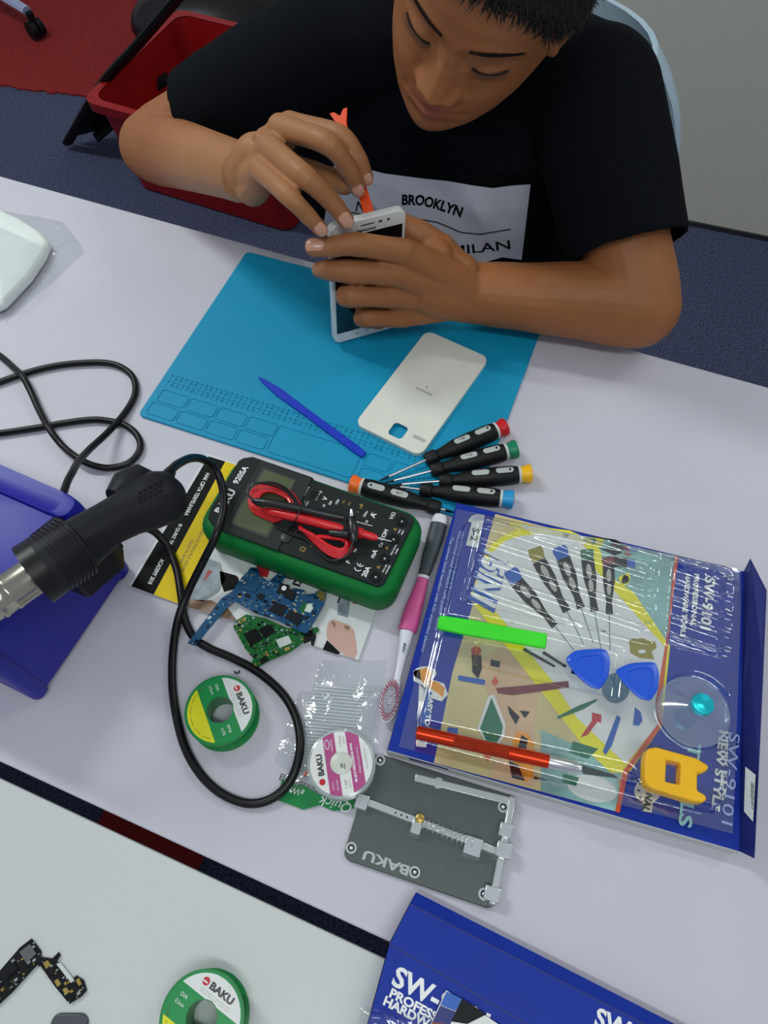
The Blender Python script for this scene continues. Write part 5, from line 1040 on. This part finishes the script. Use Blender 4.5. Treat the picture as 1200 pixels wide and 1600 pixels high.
# torso core
def torso(mb, g=0.0, cut=0.0):
    rows = [(.0, -.005, .44, .150, .105), (-.01, .005, .54, .165, .112), (-.032, .03, .64, .192, .115), (-.032, .062, .74, .200, .112), (-.004, .085, .82, .182, .104), (.024, .100, .88, .156, .094), (.026, .110, .915, .130, .080), (.028, .118, .940, .085, .062)]
    rings = []
    for a, b, z_, rx, ry in rows:
        tilt = .25; ring = []
        for i in range(48):
            t = i * 2 * pi / 48; cx, cy = cos(t), sin(t); r_ = (abs(cx) ** 2.5 + abs(cy) ** 2.5) ** (-1 / 2.5)
            ring.append(bj(a + (rx + g) * cx * r_, b + (ry + g) * cy * r_, z_ - cy * r_ * (ry + g) * tilt + (cut if False else 0)))
        rings.append(ring)
    mb.loft(rings)
torso(sk, -.008)
# arms
shL, elL, wrL = P(925, 152, .165), P(996, 478, .050), Q(742, 458, .030)
shR, elR, wrR = P(505, 78, .165), P(240, 229, .040), P(386, 272, .150)
sk.tube(sm_path([shL.lerp(C7, .3), shL, shL.lerp(elL, .5), elL], 6), [.045] * 6 + [.048] * 6 + [.045] * 6 + [.043], 24); sk.sphere(elL, .043, 24)
fl_ = sm_path([elL, elL.lerp(wrL, .25) + V((0, 0, .002)), elL.lerp(wrL, .6), wrL], 6); sk.tube(fl_, [.043 - .000 * i if i < 5 else .043 - (i - 4) * .00092 for i in range(len(fl_))], 24)
sk.tube(sm_path([shR.lerp(C7, .3), shR, shR.lerp(elR, .5), elR], 6), [.042] * 6 + [.045] * 6 + [.043] * 6 + [.041], 24); sk.sphere(elR, .041, 24)
fr_ = sm_path([elR, elR.lerp(wrR, .25) + V((0, 0, .0)), elR.lerp(wrR, .6), wrR], 6); sk.tube(fr_, [.041 if i < 5 else .041 - (i - 4) * .00102 for i in range(len(fr_))], 24)
# hands
nails = []; FK = 1.20
def finger(pts, rs, nail=None):
    """joints knuckle..tip and their radii"""
    pp = sm_path(pts, 5); n = len(pts); rad = []; rs = [r_ * FK for r_ in rs]
    for i in range(len(pp)):
        t = i / 5; a = min(int(t), n - 2); f_ = t - a; r_ = rs[a] + (rs[a + 1] - rs[a]) * f_
        rad.append(r_ * (1 - .07 * sin(pi * f_)))
    sk.tube(pp, rad, 14); sk.sphere(pp[-1], rad[-1], 14); sk.sphere(pp[0], rad[0], 14)
    if nail is not None:
        d = (pp[-1] - pp[-4]).normalized(); n_ = V(nail); n_ = (n_ - d * n_.dot(d)).normalized(); nails.append((pp[-1] - d * rad[-1] * .15 + n_ * rad[-1] * .55, d, n_, rad[-1]))
def toc(p): return (CAM - p).normalized()
# right hand (seen from the back): index, middle, ring, little
zt_ = .158
I = [P(452, 193, .190), P(530, 211, .203), P(560, 248, .190), P(572, 276, .172)]
Mi = [P(438, 199, .198), P(510, 223, .212), P(544, 263, .190), P(558, 293, .168)]
Ri = [P(420, 230, .192), P(474, 274, .203), P(518, 315, .182), P(540, 343, .166)]
Li = [P(406, 264, .182), P(452, 307, .192), P(482, 338, .178), P(500, 357, .166)]
finger(I, [.0095, .0080, .0070, .0060], toc(I[-1])); finger(Mi, [.0105, .0086, .0074, .0064], toc(Mi[-1])); finger(Ri, [.0102, .0086, .0075, .0066], toc(Ri[-1])); finger(Li, [.0092, .0076, .0067, .0060], toc(Li[-1]))
Th = [wrR.lerp(P(430, 250, .15), .4), P(440, 266, .158), P(490, 275, .158), P(520, 282, .164), P(538, 288, .166)]
finger(Th, [.018, .016, .0115, .0098, .0082])
cR = wrR; hR = (I[0] + Mi[0] + Ri[0] + Li[0]) / 4; sk.tube(sm_path([elR.lerp(wrR, .75), wrR, wrR.lerp(hR, .45), wrR.lerp(hR, .8)], 4), [.030, .029, .028, .0275, .0270, .0265, .0262, .026, .0255, .025, .0235, .021, .018], 20, flat=.85, up=toc(wrR))
for a, r_ in ((I, .0125), (Mi, .0135), (Ri, .0135), (Li, .0120)): sk.tube([cR + (a[0] - cR) * -.35, cR, cR + (a[0] - cR) * .5 - V((0, 0, .003)), a[0] - V((0, 0, .003))], [.014, .021, r_ * 1.3, r_ * .95], 14)
for a, b in ((I, Mi), (Mi, Ri), (Ri, Li)): sk.sphere(a[0].lerp(b[0], .5) - V((0, 0, .005)), .0095, 12); m_ = a[0].lerp(b[0], .5); sk.tube([cR, cR.lerp(m_, .5) - V((0, 0, .006)), m_ - V((0, 0, .008))], [.021, .0185, .0130], 12)
sk.tube([wrR - V((0, 0, .004)), P(396, 296, .146), P(404, 284, .160), Li[0]], [.018, .0165, .0150, .011], 14); sk.tube([wrR, P(425, 225, .165), I[0] - V((0, 0, .004))], [.020, .0185, .012], 14)
# left hand: four fingers across the screen, thumb behind the phone
mp = {'i': (626, 392), 'm': (616, 424), 'r': (620, 462), 'p': (625, 494)}
I = [Q(630, 393, .026), Q(557, 382, .020), Q(518, 386, .012), Q(491, 387, .006)]
Mi = [Q(618, 426, .028), Q(545, 424, .020), Q(514, 422, .009), Q(500, 422, -.004)]
Ri = [Q(622, 462, .028), Q(545, 462, .024), Q(548, 466, .0115), Q(572, 470, .0095)]
Li = [Q(628, 495, .026), Q(570, 496, .024), Q(572, 500, .0105), Q(592, 503, .0088)]
finger(I, [.0105, .0094, .0082, .0074], V((0, 0, 1)) + toc(I[-1]) * 1.2); finger(Mi, [.0112, .0098, .0088, .0070]); finger(Ri, [.0108, .0096, .0084, .0074]); finger(Li, [.0098, .0088, .0076, .0068])
hL = (I[0] + Mi[0] + Ri[0] + Li[0]) / 4; sk.tube(sm_path([elL.lerp(wrL, .75), wrL, wrL.lerp(hL, .45), wrL.lerp(hL, .8)], 4), [.034, .0335, .033, .032, .0315, .031, .0305, .030, .029, .028, .026, .024, .021], 20, flat=.8, up=toc(wrL))
for a, r_ in ((I, .0125), (Mi, .0135), (Ri, .0130), (Li, .0120)): sk.tube([wrL + (a[0] - wrL) * -.4, wrL, wrL.lerp(a[0], .5), a[0] - pn_ * .001], [.018, .025, r_ * 1.5, r_ * 1.0], 14)
for a, b in ((I, Mi), (Mi, Ri), (Ri, Li)): m_ = a[0].lerp(b[0], .5) - pn_ * .004; sk.sphere(m_, .0112, 12); sk.tube([wrL, wrL.lerp(m_, .5), m_], [.025, .0195, .0125], 12)
Th = [wrL.lerp(Q(690, 400, .01), .5), Q(682, 392, .002), Q(652, 366, -.010), Q(622, 352, -.0205), Q(596, 352, -.0195)]
finger(Th, [.019, .0165, .0125, .0105, .009])
sk.sphere(Q(680, 400, .012), .018, 16)
# legs under the table, hips on the chair
def legs(mb, g, full=True):
    for s_ in (-1, 1):
        hip, kn_, an = bj(s_ * .09, .02, .53), bj(s_ * .14, .36, .55), bj(s_ * .13, .34, .10)
        mb.tube([hip, hip.lerp(kn_, .5), kn_], [.085 + g, .075 + g, .055 + g], 20); mb.sphere(kn_, .055 + g, 16)
        mb.tube([kn_, kn_.lerp(an, .35), kn_.lerp(an, .75) if not full else an], [.052 + g, .052 + g, (.04 if not full else .034) + g], 20)
        if full: mb.tube([an + V((0, 0, -.03)), an + SD * .06 + V((0, 0, -.055)), an + SD * .13 + V((0, 0, -.07))], [.034, .032, .022], 14)
legs(sk, 0)
def bake(mb, voxel, smooth_it=4, fac=.5, name='tmp'):
    o = mb.build(name, smooth=False); m = o.modifiers.new('r', 'REMESH'); m.mode = 'VOXEL'; m.voxel_size = voxel
    m = o.modifiers.new('s', 'SMOOTH'); m.factor = fac; m.iterations = smooth_it
    me = bpy.data.meshes.new_from_object(o.evaluated_get(bpy.context.evaluated_depsgraph_get())); old = o.data
    vs = [v.co.copy() for v in me.vertices]; fs_ = [tuple(p.vertices) for p in me.polygons]
    bpy.data.objects.remove(o); bpy.data.meshes.remove(me); bpy.data.meshes.remove(old); return vs, fs_
# skin material: base tone, redder lips, plus shade and light painted into the colour
m = mat('skin', (154, 96, 56), .5, spec=.35, sss=.12, var=0, bump=.12, bscale=900)
nt = m.node_tree; at = nt.nodes.new('ShaderNodeVertexColor'); at.layer_name = 'tone'; nt.links.new(at.outputs[0], nt.nodes['Principled BSDF'].inputs['Base Color'])
boy = thing('person', 'boy in black t-shirt bent over the table prying open a white smartphone', 'person', bj(0, 0, 0))
vs, fs_ = bake(sk, .0016, 6)
bd = MB('skin'); bd.v = vs; bd.f = fs_; bd.fm = [0] * len(fs_); bd.ms = ['skin']; body_o = bd.build('body', boy, ang=180)
Lb = boy.location
ca_ = body_o.data.color_attributes.new('tone', 'FLOAT_COLOR', 'POINT'); base = V(s2l((154, 96, 56))); lip = V(s2l((158, 82, 72))); dark = V(s2l((120, 74, 48))); lit_tone = V(s2l((184, 134, 92))); buf = []
HI3 = HI
for p in vs:
    q = HI3 @ p * 1000; c_ = base.copy(); r_ = (q - V((0, 0, -80))).length
    n_ = noise.noise(p * 60) * .06 + noise.noise(p * 15) * .05; c_ = c_ * (1 + n_)
    if r_ < 150 and q.z > -40:
        ax = abs(q.x); k = g2(q.x, q.y, 0, -60.5, 14, 3.0) + g2(q.x, q.y, 0, -69, 12, 4.0); c_ = c_.lerp(lip, min(1, k * 1.1))
        k = g2(ax, q.y, 31, 7, 16, 4) * .5 + g2(ax, q.y, 31, -14, 15, 4) * .4; c_ = c_.lerp(dark, min(1, k))  # shade painted into the lid folds and below the eyes
        k = g2(ax, q.y, 7.5, -49.5, 4, 3); c_ = c_.lerp(dark * .5, min(1, k))  # shade painted into the nostrils
    else: c_ = c_.lerp(lit_tone, .45 * max(0, min(1, (.20 - (p - wrR).length) / .10)))  # light on the right hand and forearm painted into the tone
    buf += [c_.x, c_.y, c_.z, 1]
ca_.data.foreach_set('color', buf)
# fingernails
mat('nail', (206, 150, 124), .3, spec=.6, coat=.3)
for c_, d, n_, r_ in nails:
    mb = MB('nail'); s__ = d.cross(n_); rings = []
    T_ = M((s__, d, n_)).transposed().to_4x4(); T_.translation = c_; mb.T = T_
    N_ = 8; pts = []; fc_ = []
    for j in range(N_ + 1):
        for i in range(N_ + 1):
            a = (i / N_ - .5) * 2.0; b = (j / N_ - .5) * 2; w_ = r_ * .70 * sqrt(max(0, 1 - max(0, abs(b) - .45) ** 2 * 2.2)); pts.append((sin(a) * w_ / sin(1.0) * .98, b * r_ * .95, r_ * .50 * cos(a) + .0001 * 4 - max(0, b) ** 2 * r_ * .28 - max(0, -b) ** 2 * r_ * .10))
    mb.add(pts, [(j * (N_ + 1) + i, j * (N_ + 1) + i + 1, (j + 1) * (N_ + 1) + i + 1, (j + 1) * (N_ + 1) + i) for j in range(N_) for i in range(N_)])
    mb.build('fingernail', boy)
# hair
mat('hair_black', (20, 15, 13), .6, spec=.3, var=.3, vscale=300, bump=1.0, bscale=500)
def hair_mask(q):
    ax = abs(q.x); z_ = q.z
    if z_ > -60: line = 58 - 0.006 * ax ** 2 + (4 * noise.noise(V((q.x * .12, 3, 0)))) if ax < 50 else 43 - (ax - 50) * 1.6
    else: line = 8 if z_ > -78 else (22 if z_ > -104 else -55)
    if z_ <= -60 and z_ > -78: line = 5
    if z_ > -60: line = max(line, 8)
    return q.y - line
hb = MB('hair_black'); random.seed(11)
def hoff(y, th):
    q = head_point(y, th, 0); m_ = hair_mask(q); k = max(0, min(1, (m_ + 3) / 14)); return -5 + k * 13 + (noise.noise(q * .12) * 2.5 * k)
head_grid(hb, hoff, 100, 120)
hb.T = HM
for k in range(9000):
    y = random.uniform(5, 108); th = random.uniform(-pi * .62, pi * .62) if k % 5 else random.uniform(-pi, pi); q = head_point(y, th, 0, False); m_ = hair_mask(q)
    if m_ < 0: continue
    L_ = random.uniform(5, 10) if m_ < 25 else random.uniform(5, 9); o_ = max(0, hoff(y, th)); n = V((q.x, q.y - 0, q.z + 85)).normalized(); p0 = q + n * (o_ * .6)
    fw = V((0, -.75, 1)) if th * th < 2.0 else V((0, -1, -.1)); fw = (fw - n * fw.dot(n)).normalized() + V((random.uniform(-.8, .8), random.uniform(-.5, .5), random.uniform(-.5, .5)))
    p1 = p0 + fw * L_ * .55 + n * L_ * .32; p2 = p0 + fw * L_ * 1.0 + n * L_ * random.uniform(.15, .42); s_ = fw.cross(n).normalized() * random.uniform(.35, .6)
    hb.add([v * .001 for v in (p0 - s_, p0 + s_, p1 + s_ * .8, p1 - s_ * .8, p2)], [(0, 1, 2, 3), (3, 2, 4)])
tag(hb.build('hair', boy), 'short black hair falling over the forehead')
# brows and lashes
def ztop(x, y):
    zf, zb, w, zc = lerp_tab(HT, y); c_ = sqrt(max(0, 1 - (x / w) ** 2)); return zc + (zf - zc) * c_ + face_dz(x, y) * min(1, c_ * 2.5)
for s_ in (1, -1):
    mb = MB('hair_black', HM)
    for k in range(420):
        t = random.random(); x = 11 + t * 36; y = 13.8 + 7.5 * sin(min(1, t * 1.15) * pi * .62) - t * 3.5 + random.uniform(-3.0, 3.0) * (1 - t * .65); z_ = ztop(x, y) + .25
        dx, dy = .8 + t * .6, (.7 - t * 1.3); L_ = random.uniform(4, 6.5); x2, y2 = x + dx * L_ * .7, y + dy * L_ * .7; z2 = ztop(x2, y2) + 1.1
        mb.add([V((s_ * a, b, c_)) * .001 for a, b, c_ in ((x, y - .22, z_), (x, y + .22, z_), (x2, y2, z2))], [(0, 1, 2)])
    mb.build('eyebrow', boy)
    mb = MB('hair_black', HM); pts = []
    for k in range(13):
        t = k / 12; x = 18.5 + t * 26; y = -5.6 - 3.0 * sin(t * pi) + t * 1.5; pts.append(V((s_ * x, y, ztop(x, y) + .1)) * .001)
    mb.tube(pts, [.0003] + [.0012] * 11 + [.0004], 6)
    for k in range(34):
        t = k / 33; x = 18.5 + t * 26; y = -5.6 - 3.0 * sin(t * pi) + t * 1.5; z_ = ztop(x, y); 
        mb.add([V((s_ * a, b, c_)) * .001 for a, b, c_ in ((x - .25, y, z_), (x + .25, y, z_), (x + (t - .45) * 5, y - 3.6, z_ + 5.6))], [(0, 1, 2)])
    mb.build('eyelashes', boy)
# t-shirt
ts = MB('tshirt_black'); torso(ts, .010)
def sleeve(a, b, r0, r1, frac):
    ax = (b - a); L_ = ax.length * frac; ax.normalize()
    ts.lathe([(-.02, r0 * .95), (.0, r0), (L_ * .5, (r0 + r1) / 2 * 1.0), (L_, r1), (L_ + .001, r1 - .006), (L_ - .03, r1 - .008), (L_ - .031, .001)], a, ax, 32)
sleeve(shL, elL + V((0, .0, .006)), .066, .060, .74); sleeve(shR, elR + V((0, 0, .004)), .062, .056, .70)
ts.sphere(shL, .066, 24); ts.sphere(shR, .062, 24)
nb = hl(0, -75, -92)
ts.tube([shL + V((0, 0, .004)), C7.lerp(shL, .45) + V((0, 0, .012)), C7 + V((0, 0, .012)), C7.lerp(shR, .45) + V((0, 0, .012)), shR + V((0, 0, .004))], [.060, .058, .066, .056, .056], 24)
vs, fs_ = bake(ts, .0035, 5)
shv = []
cen = bj(.01, .05, .7)
import numpy as np
for p in vs:
    a = EX.dot(p - cen); z_ = p.z; b = SD.dot(p - cen)
    w1 = noise.noise(V((a * 9 + z_ * 7, z_ * 4 - a * 3, b * 5))); w2 = noise.noise(V((a * 26 + z_ * 18, z_ * 10, b * 14 + 3)))
    amp = .0075 * (1 - abs(w1)) ** 3 + .0016 * w2 - .003
    n_ = V((p.x - cen.x, p.y - cen.y, 0)).normalized(); shv.append(p + n_ * amp * .8)
tb_ = MB('tshirt_black'); tb_.v = shv; tb_.f = fs_; tb_.fm = [0] * len(fs_); tb_.ms = ['tshirt_black']; shirt = tb_.build('tshirt', boy, ang=180)
# printed panel on the chest
BV = BVHTree.FromPolygons(shv, fs_)
def onshirt(u, v, off=.0012):
    d = (P(u, v, 0) - CAM).normalized(); h = BV.ray_cast(CAM, d); return h[0] - d * off if h[0] is not None else None
mat('print_white', (238, 238, 248), .7, var=.04, bump=.3, bscale=300)
top = [(522, 258), (560, 261), (600, 271), (660, 279), (700, 283), (740, 290), (770, 294), (800, 290), (829, 288)]; bot = [(505, 352), (550, 370), (600, 385), (650, 397), (690, 402), (720, 408), (750, 412), (785, 402), (815, 406)]
def cl(L_, t): t = t * (len(L_) - 1); i = min(int(t), len(L_) - 2); f_ = t - i; return (L_[i][0] * (1 - f_) + L_[i + 1][0] * f_, L_[i][1] * (1 - f_) + L_[i + 1][1] * f_)
def pan(s_, t): a, b = cl(top, s_), cl(bot, s_); return a[0] * (1 - t) + b[0] * t, a[1] * (1 - t) + b[1] * t
mb = MB('print_white'); NX, NY = 96, 44; vs = []
for j in range(NY + 1):
    for i in range(NX + 1): vs.append(onshirt(*pan(i / NX, j / NY)) or V((0, 0, 0)))
mb.add(vs, [(j * (NX + 1) + i, (j + 1) * (NX + 1) + i, (j + 1) * (NX + 1) + i + 1, j * (NX + 1) + i + 1) for j in range(NY) for i in range(NX) if all(vs[k].length > .1 for k in (j * (NX + 1) + i, (j + 1) * (NX + 1) + i + 1))])
mb.m = 'print_black'
def shirt_text(s_, pts, h_, bold, wfac=1.0):
    """lettering laid along a gentle curve on the shirt"""
    vt, ft, (x0, x1, y0, y1) = text_geo(s_, bold); out = []
    for v in vt:
        t = (v.x - x0) / (x1 - x0); u_, v_ = cl(pts, t); u2, v2 = cl(pts, min(1, t + .02)); u1, v1 = cl(pts, max(0, t - .02)); d = V((u2 - u1, v2 - v1)).normalized(); k = ((v.y - y0) / (y1 - y0) - .5) * h_
        out.append(onshirt(u_ + d.y * k, v_ - d.x * k, .0018) or V((0, 0, 0)))
    mb.add(out, ft, raw=True)
shirt_text('BROOKLYN', [(628, 312), (660, 313), (690, 321), (722, 332)], 17, .035); shirt_text('N', [(557, 322), (571, 325)], 16, .0)
shirt_text('NEW YORK//', [(590, 352), (630, 358), (668, 368), (700, 385)], 14, .01); shirt_text('MILAN', [(705, 391), (735, 389), (765, 386), (797, 382)], 14, .01)
ln = [(540, 330), (600, 341), (640, 343), (660, 343), (682, 347), (700, 354), (720, 363), (750, 366), (798, 358)]
pts = [onshirt(*cl(ln, k / 60), .0018) for k in range(61)]
mb.tube([p for p in pts if p], .0006, 6); mb.build('chest_print', shirt, ang=180)
# trousers and shoes
tr_ = MB('trousers'); legs(tr_, .006, False); rows = []
for z_, g in ((.445, 0), (.50, .004), (.56, .004)): rows.append([bj(.156 * cos(i * pi / 16) + g * cos(i * pi / 16), .112 * sin(i * pi / 16), z_) for i in range(32)])
tr_.loft(rows); vs, fs_ = bake(tr_, .006, 3); t2 = MB('trousers'); t2.v = vs; t2.f = fs_; t2.fm = [0] * len(fs_); t2.ms = ['trousers']; t2.build('trousers', boy, ang=180)
